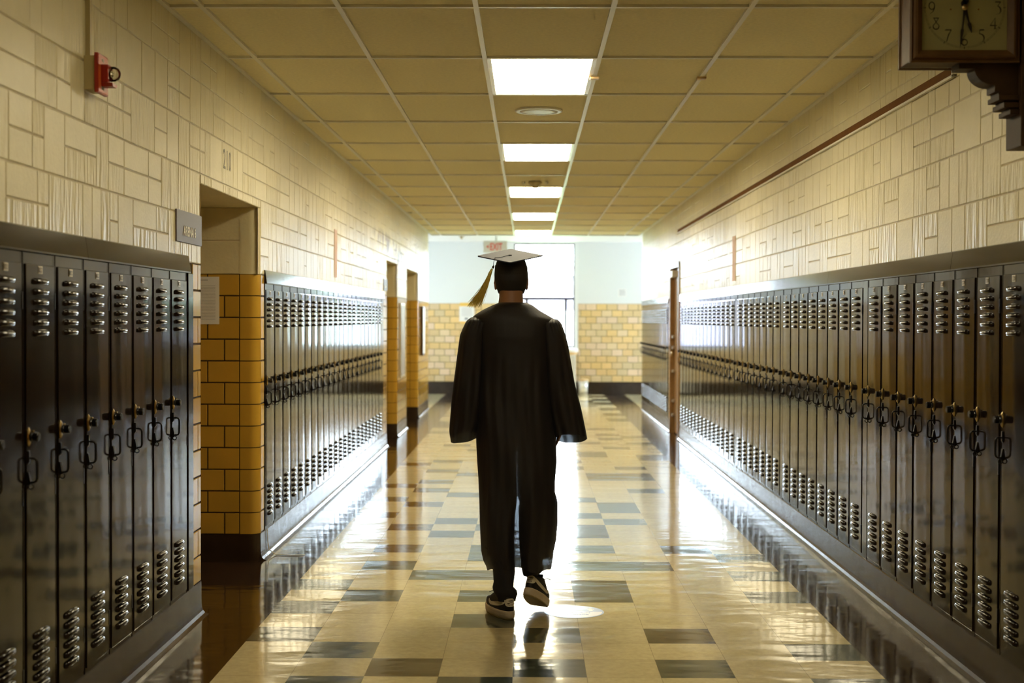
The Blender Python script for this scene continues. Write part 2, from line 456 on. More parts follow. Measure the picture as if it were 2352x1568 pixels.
def left_wall():
    b = MB(); O = (XL, 0, 0); U = (0, 1, 0); V = Z3; Nn = (1, 0, 0)
    def back(u0, u1, v0, v1, m): backing(b, O, U, V, Nn, u0, u1, v0, v1, m, .0045)
    # painted upper blocks
    segs = [(-3, REC[0][0]), (REC[0][1], REC[1][0]), (REC[1][1], REC[2][0]), (REC[2][1], YEND)]
    for a, c in segs: back(a, c, ZW, ZC, M['creamjoint'])
    for a, c in REC: back(a, c, ZD, ZC, M['creamjoint'])
    ashlar(b, O, U, V, Nn, -3, YEND, ZW, ZC, [(a, c, 0, ZD) for a, c in REC]+[(c-.001, c+.06, 0, ZD) for a, c in REC], 11)
    # glazed tile below
    for a, c in ((-3, LK_L1[0]), (6.76, REC[0][0]), (REC[0][1]+.06, 8.60), (15.64, REC[1][0]), (REC[1][1]+.06, REC[2][0]), (REC[2][1]+.06, YEND)):
        glazed(b, O, U, V, Nn, a, c, ZB, ZW, phase=.06, col=YELLOW)
        back(a, c, 0, ZB, M['base'])
    back(LK_L2[1], 15.64, ZB, ZW, M['grout']); back(6.66, 6.76, ZB, ZW, M['grout'])
    # recess jambs
    for a, c in REC:
        xb = XL-.50
        # far jamb faces the viewer: flat part, then a bullnose into the wall plane
        R = .06
        OJ = (xb, c, 0); UJ = (1, 0, 0); NJ = (0, -1, 0); w = XL-xb-R
        glazed(b, OJ, UJ, V, NJ, 0, w-.055, ZB, ZW, phase=.09, col=YELLOW)
        n = 12; th = (ZW-ZB)/n
        arc = [(XL-R-.055, c)]+[(XL-R+R*math.sin(t), c+R-R*math.cos(t)) for t in [i*PI/2/7 for i in range(8)]]
        rnd = random.Random(int(a*10))
        for r in range(n):
            z0, z1 = ZB+r*th+.0028, ZB+(r+1)*th-.0028; k = 1+rnd.uniform(-.05, .05); vs = []
            for x, y in arc: vs += [(x+.002, y, z0), (x+.002, y, z1)]
            b.add(vs, [(2*i, 2*i+2, 2*i+3, 2*i+1) for i in range(len(arc)-1)], M['glaze'], col=(*[q*k for q in YELLOW], 1), smooth=True)
        def curved(z0, z1, m, col=None, off=0):
            vs = []
            for x, y in arc: vs += [(x+off*.7, y-off*.7, z0), (x+off*.7, y-off*.7, z1)]
            b.add(vs, [(2*i, 2*i+2, 2*i+3, 2*i+1) for i in range(len(arc)-1)], m, col=col, smooth=True)
        curved(ZB, ZW, M['grout'], off=-.003)
        curved(ZW, ZD, M['cream'], (*CREAM, 0), off=.002)
        curved(0, ZB, M['base'], off=.002)
        for z0, z1 in ((ZW, 1.93), (1.933, ZD)):
            boss(b, OJ, UJ, V, NJ, 0, w-.05, z0, z1, M['cream'], (*CREAM, 0), gap=.001, dep=.003, bev=.003)
        backing(b, OJ, UJ, V, NJ, 0, w, ZW, ZD, M['creamjoint'], .003)
        backing(b, OJ, UJ, V, NJ, 0, w, 0, ZB, M['base'], 0)
        # near jamb
        glazed(b, (xb, a, 0), UJ, V, (0, 1, 0), 0, .5, ZB, ZW, phase=.04, col=YELLOW)
        backing(b, (xb, a, 0), UJ, V, (0, 1, 0), 0, .5, 0, ZB, M['base'], .002)
        backing(b, (xb, a, 0), UJ, V, (0, 1, 0), 0, .5, ZW, ZD, M['creamjoint'], .002)
        # soffit
        b.add([(xb, a, ZD), (XL, a, ZD), (XL, c+R, ZD), (xb, c+R, ZD)], [(0, 1, 2, 3)], M['cream'], col=(*CREAM, 0))
    # end corner into the cross hall

    struct(b.build('wall_left'))
left_wall()

def right_wall():
    b = MB(); O = (XR, 0, 0); U = (0, 1, 0); V = Z3; Nn = (-1, 0, 0)
    D = (17.12, 18.22)
    def back(u0, u1, v0, v1, m): backing(b, O, U, V, Nn, u0, u1, v0, v1, m, .0045)
    back(-3, D[0], ZW, ZC, M['creamjoint']); back(D[0], D[1], 2.17, ZC, M['creamjoint']); back(D[1], YEND, ZW, ZC, M['creamjoint'])
    ashlar(b, O, U, V, Nn, -3, YEND, ZW, ZC, [(D[0], D[1], 0, 2.17)], 23)
    glazed(b, O, U, V, Nn, -3, LK_R[0], ZB, ZW, phase=.02, col=YELLOW); back(-3, LK_R[0], 0, ZB, M['base'])
    for a, c in ((LK_R[1], D[0]), (D[1], LK_F[0])):
        glazed(b, O, U, V, Nn, a, c, ZB, ZW, col=YELLOW); back(a, c, 0, ZB, M['base'])

    # inside faces of the door opening
    for y in D: b.add([(XR, y, 0), (XR+.28, y, 0), (XR+.28, y, 2.17), (XR, y, 2.17)], [(0, 1, 2, 3)], M['cream'], col=(*CREAM, 0))
    b.add([(XR, D[0], 2.17), (XR+.28, D[0], 2.17), (XR+.28, D[1], 2.17), (XR, D[1], 2.17)], [(0, 1, 2, 3)], M['cream'], col=(*CREAM, 0))
    struct(b.build('wall_right'))
right_wall()

# concrete base with a cove, left and right
def base_run(name, X, s, runs):
    b = MB()
    prof = [(-.05, ZB), (0, ZB), (.002, ZB-.006), (.003, .06), (.005, .035), (.010, .020), (.020, .008), (.036, .002), (.040, .0005), (-.05, .0005)]
    for y0, y1 in runs:
        n = len(prof)
        vs = [(X+s*d, y, z) for y in (y0, y1) for d, z in prof]
        b.add(vs, [(i, i+1, n+i+1, n+i) for i in range(n-1)], M['base'], smooth=False)
        b.add([vs[i] for i in range(n)], [tuple(range(n))], M['base']); b.add([vs[n+i] for i in range(n)], [tuple(range(n))], M['base'])
    o = b.build(name); struct(o)
base_run('baseboard_left', XL, 1, [(-3, REC[0][0]-.001), (REC[0][1]+.05, REC[1][0]), (REC[1][1]+.05, REC[2][0]), (REC[2][1]+.05, YEND)])
base_run('baseboard_right', XR, -1, [(-3, 17.10), (18.24, YEND)])

# shell around everything not seen directly
def shell():
    b = MB()
    b.box(-2.9, 3.0, -3.12, -3.0, 0, ZC+.1, M['wooddark']); struct(b.build('wall_back'))  # unseen end wall, coloured dark to stand for the unlit corridor behind
    for nm, x in (('light_shield_left', -2.9), ('light_shield_right', 3.0)):  # added outer sheets that block sky light leaking in through wall gaps
        q = MB(); q.box(x-.06, x+.06, -3.12, 22.6, 0, ZC+.12, M['wooddark']); struct(q.build(nm))
    # cross hall
    b = MB(); ZX = 2.955
    b.box(-4.62, XL-.02, 22.60, 22.715, 0, ZX, M['cool']); b.box(XR+.02, 5.3, 22.60, 22.715, 0, ZX, M['cool'])
    struct(b.build('wall_cross_hall'))
    b = MB()
    W0, W1, WZ0, WZ1 = -.279, .90, .917, 2.92
    # end wall: cool paint above, glazed tile below, window hole
    y = YE
    for x0, x1, z0, z1 in ((-4.5, W0-.126, ZW+.03, ZX), (W1+.065, 5.2, ZW+.03, ZX), (W0-.126, W1+.065, 2.93, ZX)):
        b.box(x0, x1, y, y+.25, z0, z1, M['cool'])
    pal = [(.68, .50, .25), (.70, .49, .23), (.73, .55, .36), (.63, .49, .27), (.68, .52, .30), (.73, .51, .22)]
    O = (0, y, 0)
    rnd = random.Random(5)
    for x0, x1, z0, z1 in ((-4.5, W0-.126, .24, ZW+.03), (W1+.065, 5.2, .24, ZW+.03), (W0-.126, W1+.065, .24, WZ0-.03)):
        glazed(b, O, (1, 0, 0), Z3, (0, -1, 0), x0, x1, z0, z1, palette=pal, rnd=rnd); b.box(x0, x1, y+.005, y+.25, z0, z1, M['grout'])
    b.box(-4.5, 5.2, y-.006, y+.25, 0, .24, M['base'])
    struct(b.build('wall_end'))
    # unseen side ends of the cross hall, windows added and sized for daylight
    for nm, x, s in (('wall_cross_left', -4.5, -1), ('wall_cross_right', 5.2, 1)):
        b = MB()
        ya, za, zc_ = (24.4, 1.6, 2.02) if s < 0 else (25.7, 1.25, 2.2)
        b.box(x, x+s*.12, 22.6, ya, 0, ZX, M['cool']); b.box(x, x+s*.12, 27.15, 27.5, 0, ZX, M['cool'])
        b.box(x, x+s*.12, ya, 27.15, 0, za, M['cool']); b.box(x, x+s*.12, ya, 27.15, zc_, ZX, M['cool'])
        struct(b.build(nm))
        w = MB()
        for yy in (ya, (ya+27.11)/2, 27.11): w.box(x, x+s*.06, yy, yy+.04, za, zc_, M['frame'])
        for zz in (za, zc_-.04): w.box(x, x+s*.06, ya, 27.15, zz, zz+.04, M['frame'])
        o = struct(w.build('unseen_window_left' if s < 0 else 'unseen_window_right'))
        g = MB(); g.box(x+s*.028, x+s*.032, ya+.02, 27.13, za+.02, zc_-.02, M['glass']); g.build('pane', o)
    b = MB(); b.box(-4.62, 5.32, 23.34, 27.55, ZX, ZX+.06, M['plaster']); b.box(-4.62, -1.62, 22.6, 23.34, ZX, ZX+.06, M['plaster']); b.box(1.84, 5.32, 22.6, 23.34, ZX, ZX+.06, M['plaster'])
    b.box(-1.62, 1.84, 23.30, 23.34, ZC, ZX+.02, M['plaster'])
    b.box(XL, -1.615, 22.7, 23.34, ZC-.005, ZX+.02, M['plaster']); b.box(1.835, XR, 22.7, 23.34, ZC-.005, ZX+.02, M['plaster'])
    struct(b.build('ceiling_cross_hall'))
    # the end window
    fr = MB()
    y = YE+.10
    fr.box(W0, W1, y, y+.05, WZ1-.02, WZ1+.01, M['frame']); fr.box(W0, W1, y-.01, y+.05, WZ0, WZ0+.035, M['frame'])
    fr.box(W0, W0+.035, y, y+.05, WZ0, WZ1, M['frame']); fr.box(W1-.03, W1, y, y+.05, WZ0, WZ1, M['frame'])
    fr.box(W0, W1, y-.012, y+.05, 1.830, 1.885, M['frame'])
    fr.box(.700, .758, y-.012, y+.05, WZ0, 1.84, M['frame']); fr.box(W0+.22, W0+.275, y-.012, y+.05, WZ0, 1.84, M['frame'])
    o = struct(fr.build('window_1'))
    g = MB(); g.box(W0+.02, W1-.02, y+.02, y+.026, WZ0+.02, WZ1-.01, M['glass']); g.build('pane', o)
    tr = MB()
    for x0, x1 in ((W0-.126, W0), (W1, W1+.065)):
        tr.box(x0, x1, YE-.012, YE+.25, WZ0-.03, 2.935, M['plaster'])
    tr.box(W0-.126, W1+.065, YE-.03, YE+.25, WZ0-.045, WZ0, M['plaster']); tr.box(W0-.126, W1+.065, YE-.01, YE+.25, 2.925, ZX, M['plaster'])
    struct(tr.build('trim_1'))
shell()

# recess doors (closed, hidden from here) and the right-hand door
def doors():
    for k, (a, c) in enumerate(REC):
        b = MB(); b.box(XL-.60, XL-.50, a-.02, c+.08, 0, ZD+.02, M['wooddark']); o = struct(b.build('door_%d' % (k+1)))
        q = MB(); q.box(XL-.505, XL-.49, a+.15, c-.15, .01, 2.06, M['door'], .004); q.build('door_panel', o)
    D = (17.12, 18.22)
    f = MB()
    f.box(XR-.012, XR+.16, D[1]-.055, D[1], 0, 2.165, M['door']); f.box(XR-.012, XR+.16, D[0], D[0]+.045, 0, 2.165, M['door']); f.box(XR-.012, XR+.16, D[0], D[1], 2.11, 2.165, M['door'])
    o = struct(f.build('door_4'))
    l = MB(); l.box(XR+.045, XR+.09, D[0]+.045, D[1]-.055, .01, 2.11, M['door'], .003); lf = l.build('door_leaf', o)
    h = MB(); h.box(XR-.02, XR+.045, D[1]-.40, D[1]-.10, 2.00, 2.08, M['white'], .006); h.build('door_closer', lf)
    h = MB(); h.lathe([(.0, 0), (.028, .002), (.032, .02), (.012, .03), (.012, .05)], (XR-.01, D[1]-.15, 1.02), (1, 0, 0), M['brass'], 16); h.build('door_knob', lf)
    for z in (1.24, 1.10, .80, .42, .24):
        h = MB(); h.box(XR+.005, XR+.045, D[1]-.20, D[1]-.06, z-.018, z+.018, M['chrome'], .003); h.build('door_plate', lf)
    b = MB(); b.box(XR+.16, XR+.28, D[0]-.02, D[1]+.02, 0, 2.2, M['wooddark']); struct(b.build('wall_recess_right'))
doors()

# ------------------------------------------------------------------ ceiling
XC = [-1.4552+.6096*i for i in range(6)]; YR0 = 6.2585
ROWS = [YR0+1.2192*k for k in range(-7, 15)]
LAMPK = [-7, -4, -1-0, 1-0]  # row indices handled below
def ceiling():
    b = MB()
    lamps = [k for k in range(-2, 14) if (k-1) % 3 == 0]
    cols = [XL]+XC+[XR]
    rows = [YR0+1.2192*k for k in range(-8, 15)]
    rnd = random.Random(9)
    for k in range(-8, 14):
        y0, y1 = YR0+k*1.2192, YR0+(k+1)*1.2192
        for i in range(7):
            x0, x1 = cols[i], cols[i+1]
            if i == 3 and k in lamps: continue
            n = 6; vs = []; sag = rnd.uniform(.0, .004)
            for r in range(n+1):
                for q in range(n+1):
                    u, v = q/n, r/n
                    vs.append((x0+(x1-x0)*u, y0+(y1-y0)*v, ZC+.006-sag*16*u*(1-u)*v*(1-v)+(.004 if 0 in (r, q) or n in (r, q) else 0)))
            b.add(vs, [(r*(n+1)+q, (r+1)*(n+1)+q, (r+1)*(n+1)+q+1, r*(n+1)+q+1) for r in range(n) for q in range(n)], M['ceiltile'])
    b.box(-2.96, 3.06, -3.12, 22.6, ZC+.09, ZC+.12, M['lockerdark']); b.box(-1.75, 1.95, 22.6, 23.34, ZC+.09, ZC+.12, M['lockerdark'])  # unseen dark slab, widened past the walls to keep sky light out
    struct(b.build('ceiling'))
    g = MB()
    for x in XC: g.box(x-.012, x+.012, -3, 23.33, ZC-.003, ZC+.012, M['tbar'])
    for y in rows:
        if y > -3: g.box(XL, XR, y-.012, y+.012, ZC-.0025, ZC+.012, M['tbar'])
    g.box(XL-.003, XL+.022, -3, 23.33, ZC-.004, ZC+.012, M['tbar']); g.box(XR-.022, XR+.003, -3, 23.33, ZC-.004, ZC+.012, M['tbar'])
    g.box(XL, XR, 23.30, 23.34, ZC-.003, ZC+.012, M['tbar'])
    struct(g.build('trim_2'))
    names = {1: 'bright ceiling lamp panel nearest the viewer, just before the round speaker', 4: 'ceiling lamp panel just beyond the round speaker, second in the row',
             7: 'ceiling lamp panel with a smoke detector in front of it', 10: 'fourth ceiling lamp panel along the corridor', 13: 'farthest ceiling lamp panel, next to the cross hall'}
    for k in lamps:
        y0 = YR0+k*1.2192; x0, x1 = XC[2]+.012, XC[3]-.012
        if y0 < -2.9: continue
        t = thing('ceiling_lamp', names.get(k, 'unseen dimmed ceiling lamp panel overhead'), 'lamp', ((x0+x1)/2, y0+.61, ZC), group='ceiling lamps')
        if k < 0: pass
        w = (x1-x0)/2; h = .597
        f = MB()
        f.box(-w, -w+.022, -h, h, -.001, .07, M['lampmetal']); f.box(w-.022, w, -h, h, -.001, .07, M['lampmetal'])
        f.box(-w, w, -h, -h+.01, -.001, .07, M['lampmetal']); f.box(-w, w, h-.01, h, -.001, .07, M['lampmetal']); f.box(-w, w, -h, h, .066, .072, M['lampmetal'])
        f.build('frame', t)
        d = MB(); d.box(-w+.024, w-.024, -h+.011, h-.011, .001, .006, M['lampdim'] if k < 0 else M['lamp']); d.build('diffuser', t)
ceiling()

# ------------------------------------------------------------------ lockers
LH = 1.515
def locker_meshes():
    W = T
    fr = MB(); m = M['locker']
    fr.box(0, .0165, -.001, .02, 0, LH, m); fr.box(W-.0165, W, -.001, .02, 0, LH, m)
    fr.box(.0165, W-.0165, -.0005, .02, 1.4775, LH, m); fr.box(.0165, W-.0165, -.001, .02, 0, .017, m)
    fr.box(.001, W-.001, .02, .30, .001, LH-.001, m)
    fr.box(.0165, W-.0165, .018, .021, .017, 1.4775, M['lockerdark'])
    for x in (.0012, W-.0032): fr.box(x, x+.002, -.0028, 0, 0, LH, m)       # rolled edges of the uprights
    for z in (.12, .70, 1.33): fr.box(W-.0195, W-.0155, -.008, -.001, z, z+.055, M['blackmetal'], .001)   # hinge knuckles
    frame = fr.build('frame').data
    x0, x1, z0, z1 = .0178, W-.0178, .0185, 1.4762
    def skin(d, bulge):
        d.box(x0, x1, -.0048, .014, z0, z1, m, .0022)
        nx, nz = 14, 6; vs = []; a0, a1, c0, c1 = x0+.0025, x1-.0025, z0+.0025, z1-.0025
        for j in range(nz+1):
            for i in range(nx+1):
                u = i/nx; v = j/nz
                vs.append((a0+(a1-a0)*u, -.0050-(bulge*4*u*(1-u)+.0003*math.sin(u*9+v*4)*u*(1-u)*4)*(1 if 0 < j < nz else .9), c0+(c1-c0)*v))
        d.add(vs, [(j*(nx+1)+i, j*(nx+1)+i+1, (j+1)*(nx+1)+i+1, (j+1)*(nx+1)+i) for j in range(nz) for i in range(nx)], m, smooth=True)
    def hood(cx, zb, w=.128, h=.021):
        n = 8; rings = []
        for i in range(n+1):
            u = (0, .03, .07, .14, .5, .86, .93, .97, 1)[i]; x = cx-w/2+w*u; e = min(u, 1-u)/.13; k = 1 if e >= 1 else math.sin(PI*e/2)**.7
            hh = h*(.72+.28*k); dd = .0135*k
            rings.append([(x, -.0055, zb+hh), (x, -.0055-dd*.55, zb+hh*.93), (x, -.0055-dd*.9, zb+hh*.72), (x, -.0055-dd, zb+hh*.45), (x, -.0055-dd*.93, zb+hh*.12), (x, -.0055-dd*.8, zb), (x, -.0055, zb+.002)])
        d.loft(rings, m, closed=False, smooth=True)
    doors = []
    for bulge in (.0004, .0008, .0012):
        d = MB(); skin(d, bulge)
        for i in range(6):
            hood(.142, 1.407-ZB+i*.0338); hood(.142, .243-ZB+i*.0345)
        doors.append(d.build('door').data)
    door = doors
    h = MB(); k = M['blackmetal']; hx = .031
    zt, zb = 1.014-ZB, .936-ZB; dd = .034
    path = [(hx, -.004, zt), (hx, -dd+.010, zt), (hx, -dd+.003, zt-.004), (hx, -dd, zt-.011), (hx, -dd, zb+.011), (hx, -dd+.003, zb+.004), (hx, -dd+.010, zb), (hx, -.004, zb)]
    h.tube(path, .0040, k, 8)
    h.prism([(-.004, zt+.024), (-.010, zt+.024), (-.011, zt-.012), (-.004, zt-.022)], 0, hx-.006, hx+.006, k)
    h.prism([(-.004, zb+.034), (-.008, zb+.034), (-.015, zb-.006), (-.004, zb-.012)], 0, hx-.007, hx+.007, k)
    n = 14; h.tube([(hx, -.0135+.0085*math.cos(2*PI*i/n), zb-.0135+.0085*math.sin(2*PI*i/n)) for i in range(n+1)], .0026, k, 6, caps=False)
    handle = h.build('handle').data
    p = MB(); px, pz = .031, 1.083-ZB; out = []
    for i in range(16):
        t = 2*PI*i/16; out.append((px+.0160*math.sin(t)*abs(math.sin(t))**.3, pz+.031*math.cos(t)))
    p.loft([[(x, -.0055, z) for x, z in out], [(x, -.0085, z) for x, z in out], [(px+(x-px)*.7, -.0135, pz+(z-pz)*.7) for x, z in out]], M['brass'], cap1=True, smooth=False)
    p.lathe([(.0035, 0), (.0035, .006), (.002, .008)], (px+.005, -.015, pz+.017), (0, -1, 0), M['brass'], 10)
    plate = p.build('lock_plate').data
    q = MB(); q.lathe([(.0150, 0), (.0150, .004), (.0130, .007), (.0145, .009), (.0145, .023), (.0120, .0265), (.0001, .0265)], (px, -.0155, pz), (0, -1, 0), M['knob'], 20, smooth=False)
    knob = q.build('lock_knob').data
    r = MB(); r.box(.125, .163, -.0075, -.005, 1.612-ZB, 1.637-ZB, M['brass'], .0008); r.box(.130, .158, -.0082, -.0074, 1.617-ZB, 1.632-ZB, M['lockerdark'])
    for i in range(3): r.box(.133+i*.0085, .138+i*.0085, -.0088, -.008, 1.619-ZB, 1.630-ZB, M['brass'])
    label = r.build('number_plate').data
    for o in list(COL.objects):
        if o.data in (frame, *doors, handle, plate, knob, label): bpy.data.objects.remove(o)
    return frame, door, handle, plate, knob, label
LM = locker_meshes()
ORD = 'first second third fourth fifth sixth seventh eighth ninth tenth eleventh twelfth thirteenth fourteenth fifteenth sixteenth seventeenth eighteenth nineteenth twentieth'.split()
ORD += ['twenty-'+q for q in ORD[:9]]+['thirtieth']+['thirty-'+q for q in ORD[:9]]
rl = random.Random(4)
def locker(side, y0, w, label, group):
    if side == 'L': loc, rz = (XL, y0, ZB), PI/2
    else: loc, rz = (XR, y0+w, ZB), -PI/2
    t = thing('locker', label, 'locker', loc, rz, group); t.scale = (w/T, 1, 1)
    def put(name, me, par):
        o = bpy.data.objects.new(name, me); COL.objects.link(o); o.parent = par; return o
    put('frame', LM[0], t); d = put('door', rl.choice(LM[1]), t); d.rotation_euler = (0, 0, R(rl.uniform(-.16, .16))); d.location.y = -.0012
    put('handle', LM[2], d); p = put('lock_plate', LM[3], d); put('lock_knob', LM[4], d); put('number_plate', LM[5], d)
    return t
R = math.radians
for i in range(8):     # near left bank, counted away from the doorway
    locker('L', 6.632-(i+1)*.3077, .3077, 'dark brown locker with brass lock, %s before the room 210 doorway on the left wall' % ORD[i], 'lockers before the room 210 doorway')
ys = [8.615+i*.3035 for i in range(7)]+[10.742+i*.3045 for i in range(8)]+[13.245+i*.3165 for i in range(7)]
ws = [.3035]*7+[.3045]*8+[.3165]*7
for i, (y, w) in enumerate(zip(ys, ws)):
    locker('L', y, w, 'glare lit brown locker, %s beyond the room 210 doorway on the left wall' % ORD[i], 'lockers beyond the room 210 doorway')
ys = [5.163+i*.3072 for i in range(8)]+[7.722+i*.3030 for i in range(8)]+[10.24+i*.3045 for i in range(7)]+[12.505+i*.3175 for i in range(14)]
ws = [.3072]*8+[.3030]*8+[.3045]*7+[.3175]*14
for i, (y, w) in enumerate(zip(ys, ws)):
    locker('R', y, w, 'brown steel locker, %s from the clock end of the long right hand bank' % ORD[i], 'lockers of the long right bank')
for i in range(13):
    locker('R', 18.52+i*.3200, .32, 'pale lit locker, %s beyond the wooden door on the right wall' % ORD[i], 'lockers beyond the wooden door')

def fascia(name, label, X, s, y0, y1, seams, ends, fillers, bank):
    t = thing(name, label, 'locker trim', (X, y0, 1.68))
    cuts = [y0]+seams+[y1]
    for a, c in zip(cuts[:-1], cuts[1:]):
        b = MB(); a2, c2 = a-y0+.0012, c-y0-.0012
        prof = [(0, .0), (.016, .0), (.016, .006), (.006, .080), (0, .084)]
        b.prism([(s*p, z) for p, z in prof], 1, a2, c2, M['locker'])
        # prism with axis 1 expects (x, z)
        b.build('fascia_panel', t)
    for i, (a, c) in enumerate(ends+fillers):
        where = 'at the far end of the' if i < len(ends) else 'between lockers of the'
        if i < len(ends) and len(ends) > 1 and i == 0: where = 'at the near end of the'
        if len(fillers) > 1 and i >= len(ends): where = ('nearest gap', 'middle gap', 'farthest gap')[i-len(ends)]+' in the'
        b = MB(); b.box(X-s*.02, X+s*.004, a+.0005, c-.0005, ZB+.0005, 1.6795, M['locker'], .002)
        tag(b.build('filler_strip'), 'narrow upright metal filler strip, %s %s' % (where, bank), 'filler strip')
    return t
fascia('locker_fascia', 'dark sheet metal strip capping the lockers nearest on the left wall', XL, 1, 4.168, 6.66, [5.105], [(6.66, 6.76)], [], 'nearest left lockers')
fascia('locker_fascia', 'shiny metal strip capping the left lockers beyond the room 210 doorway', XL, 1, 8.60, 15.64, [10.74, 13.2], [(8.600, 8.614), (15.462, 15.64)], [(13.180, 13.243)], 'second left bank')
fascia('locker_fascia', 'dark metal strip capping the long right hand bank of lockers', XR, -1, 5.16, 17.0, [6.10, 8.6, 11.0, 13.4, 15.2], [(16.952, 17.0)], [(7.622, 7.720), (10.148, 10.238), (12.373, 12.503)], 'long right bank')
fascia('locker_fascia', 'pale metal strip capping the far right lockers past the wooden door', XR, -1, 18.47, 22.72, [20.6], [(18.47, 18.518), (22.682, 22.72)], [], 'pale far right bank')

# ------------------------------------------------------------------ things on the walls and ceiling
def wall_things():
    # fire alarm strobe
    t = thing('fire_alarm', 'red fire alarm with clear strobe dome on the upper left wall', 'fire alarm', (XL, 5.16, 2.36))
    b = MB(); b.box(.0, .040, -.055, .055, -.062, .062, M['beige'], .003); b.build('back_box', t)
    b = MB(); b.box(.040, .054, -.060, .060, -.072, .072, M['red'], .003); b.box(.054, .0555, -.056, .058, -.068, .068, M['redface']); pl = b.build('face_plate', t)
    for zz in (.045, -.058):
        me = text_mesh('FIRE', .017, M['signtext'], .0004); place_text('lettering', me, basis((.056, -.022, zz), (0, 1, 0), (0, 0, 1)), pl)
    b = MB(); b.box(.055, .082, -.030, .030, -.034, .034, M['red'], .006); b.prism([(-.030, -.034), (.030, -.034), (.022, -.046), (-.022, -.046)], 0, .056, .098, M['red']); b.build('strobe_housing', t)
    b = MB(); b.lathe([(.026, 0), (.028, .008), (.027, .018), (.020, .030), (.010, .036), (.0001, .038)], (.082, 0, .002), (1, 0, 0), M['dome'], 24); b.build('strobe_dome', t)
    b = MB(); b.lathe([(.016, 0), (.013, .006), (.004, .012)], (.082, 0, 0), (1, 0, 0), M['chrome'], 14); b.build('strobe_bulb', t)
    b = MB(); b.box(XL-.001, XL+.018, 5.125, 5.150, 2.424, ZC-.005, M['beige'], .002); tag(b.build('wire_raceway'), 'thin beige wire channel running from the ceiling down to the red fire alarm', 'conduit')
    # ARENA 6 sign
    t = thing('wall_sign', 'plum grey sign reading ARENA 6 beside the room 210 doorway', 'sign', (XL, 6.68, 1.895))
    b = MB(); b.box(.0, .006, -.248, .248, -.074, .074, M['plum'], .002); b.build('sign_plate', t)
    me = text_mesh('ARENA 6', .062, M['signtext'], .0005, bold=.0018, sx=.98, align='CENTER'); place_text('lettering', me, basis((.0072, -.002, -.040), (0, 1, 0), (0, 0, 1)), t)
    t = thing('wall_sign', 'small plum grey sign at the far end of the left lockers', 'sign', (XL, 15.86, 1.845))
    b = MB(); b.box(.0, .006, -.19, .19, -.066, .066, M['plum'], .002); b.build('sign_plate', t)
    b = MB()
    for i in range(4): b.box(.006, .0068, -.07+i*.038, -.045+i*.038, -.03, -.005, M['signtext'])
    b.build('lettering', t)
    # 210 stencil
    me = text_mesh('210', .150, M['numgrey'], .0004, sx=.80, space=1.15)
    o = place_text('room_number', me, basis((XL+.0008, 7.44, 2.262), (0, 1, 0), (0, 0, 1))); tag(o, 'grey stencilled room number 210 above the left doorway', 'room number')
    # posted paper inside the first recess
    t = thing('posted_paper', 'white printed sheet taped to the yellow tile inside the first doorway', 'paper', (-1.955, 8.42, 1.575))
    b = MB(); b.box(-.11, .098, -.0022, -.0008, -.145, .140, M['paper']); b.build('sheet', t)
    b = MB()
    b.box(-.05, .03, -.0028, -.0022, .118, .122, M['ink'])
    for i in range(24): b.box(-.07, .075, -.0026, -.0022, .085-i*.0088, .0865-i*.0088, M['ink'])
    b.build('print', t)
    # brown rail on the right wall
    t = thing('display_rail', 'long brown cork display rail high on the right wall', 'display rail', (XR, 6.08, 2.545))
    b = MB(); b.box(-.012, .0, .03, 11.2, -.019, .019, M['railbrown']); b.build('cork_strip', t)
    b = MB(); b.box(-.016, .0, 0, 11.23, -.030, -.019, M['tbar'], .002); b.box(-.016, 0, 0, .03, -.030, .019, M['tbar'], .002); b.build('metal_edge', t)
    # faded pink strips
    for X, s, y0, y1, lab in ((XL, 1, 11.70, 11.86, 'faded pink paper strip above the left lockers'), (XR, -1, 12.52, 12.70, 'faded pink paper strip above the right lockers')):
        b = MB(); b.box(X, X+s*.003, y0, y1, 1.81, 2.21, M['pink']); tag(b.build('paper_strip'), lab, 'paper strip', 'faded pink paper strips')
    # grey board and cabinet between the far recesses
    t = thing('notice_board', 'tall grey notice board between the two far left doorways', 'notice board', (XL, 17.93, 1.19))
    b = MB(); b.box(0, .02, -.29, .29, -.47, .47, M['lampmetal'], .003); b.build('frame', t)
    b = MB(); b.box(.018, .022, -.26, .26, -.44, .44, M['stone']); b.build('board', t)
    t = thing('notice_board', 'brown edged narrow board past the last left doorway', 'notice board', (XL, 21.32, 1.28))
    b = MB(); b.box(0, .035, -.21, .21, -.37, .37, M['wood'], .003); b.build('frame', t)
    b = MB(); b.box(.03, .037, -.18, .18, -.34, .34, M['white']); b.build('board', t)
    # ceiling speaker
    t = thing('ceiling_speaker', 'round white speaker grille set in the ceiling between the first two lamps', 'speaker', (.065, 9.36, ZC))
    b = MB(); b.lathe([(.158, .004), (.158, -.006), (.150, -.009), (.128, -.009), (.126, -.006)], (0, 0, 0), (0, 0, 1), M['white'], 40, smooth=False); b.build('rim', t)
    b = MB(); b.lathe([(.127, -.0065), (.09, -.0085), (.0001, -.0095)], (0, 0, 0), (0, 0, 1), M['white'], 40); b.build('grille', t)
    b = MB()
    for a in range(4): b.lathe([(.005, -.011), (.0001, -.0115)], (.140*math.cos(a*PI/2), .140*math.sin(a*PI/2), 0), (0, 0, 1), M['lampmetal'], 8)
    b.build('screws', t)
    # smoke detector in front of the third lamp
    t = thing('smoke_detector', 'tan smoke detector hanging just in front of the third lamp', 'smoke detector', (.066, 14.2, ZC))
    b = MB(); b.lathe([(.07, 0), (.07, -.012), (.055, -.03), (.035, -.045), (.030, -.062), (.0001, -.066)], (0, 0, 0), (0, 0, 1), M['beige'], 24); b.build('body', t)
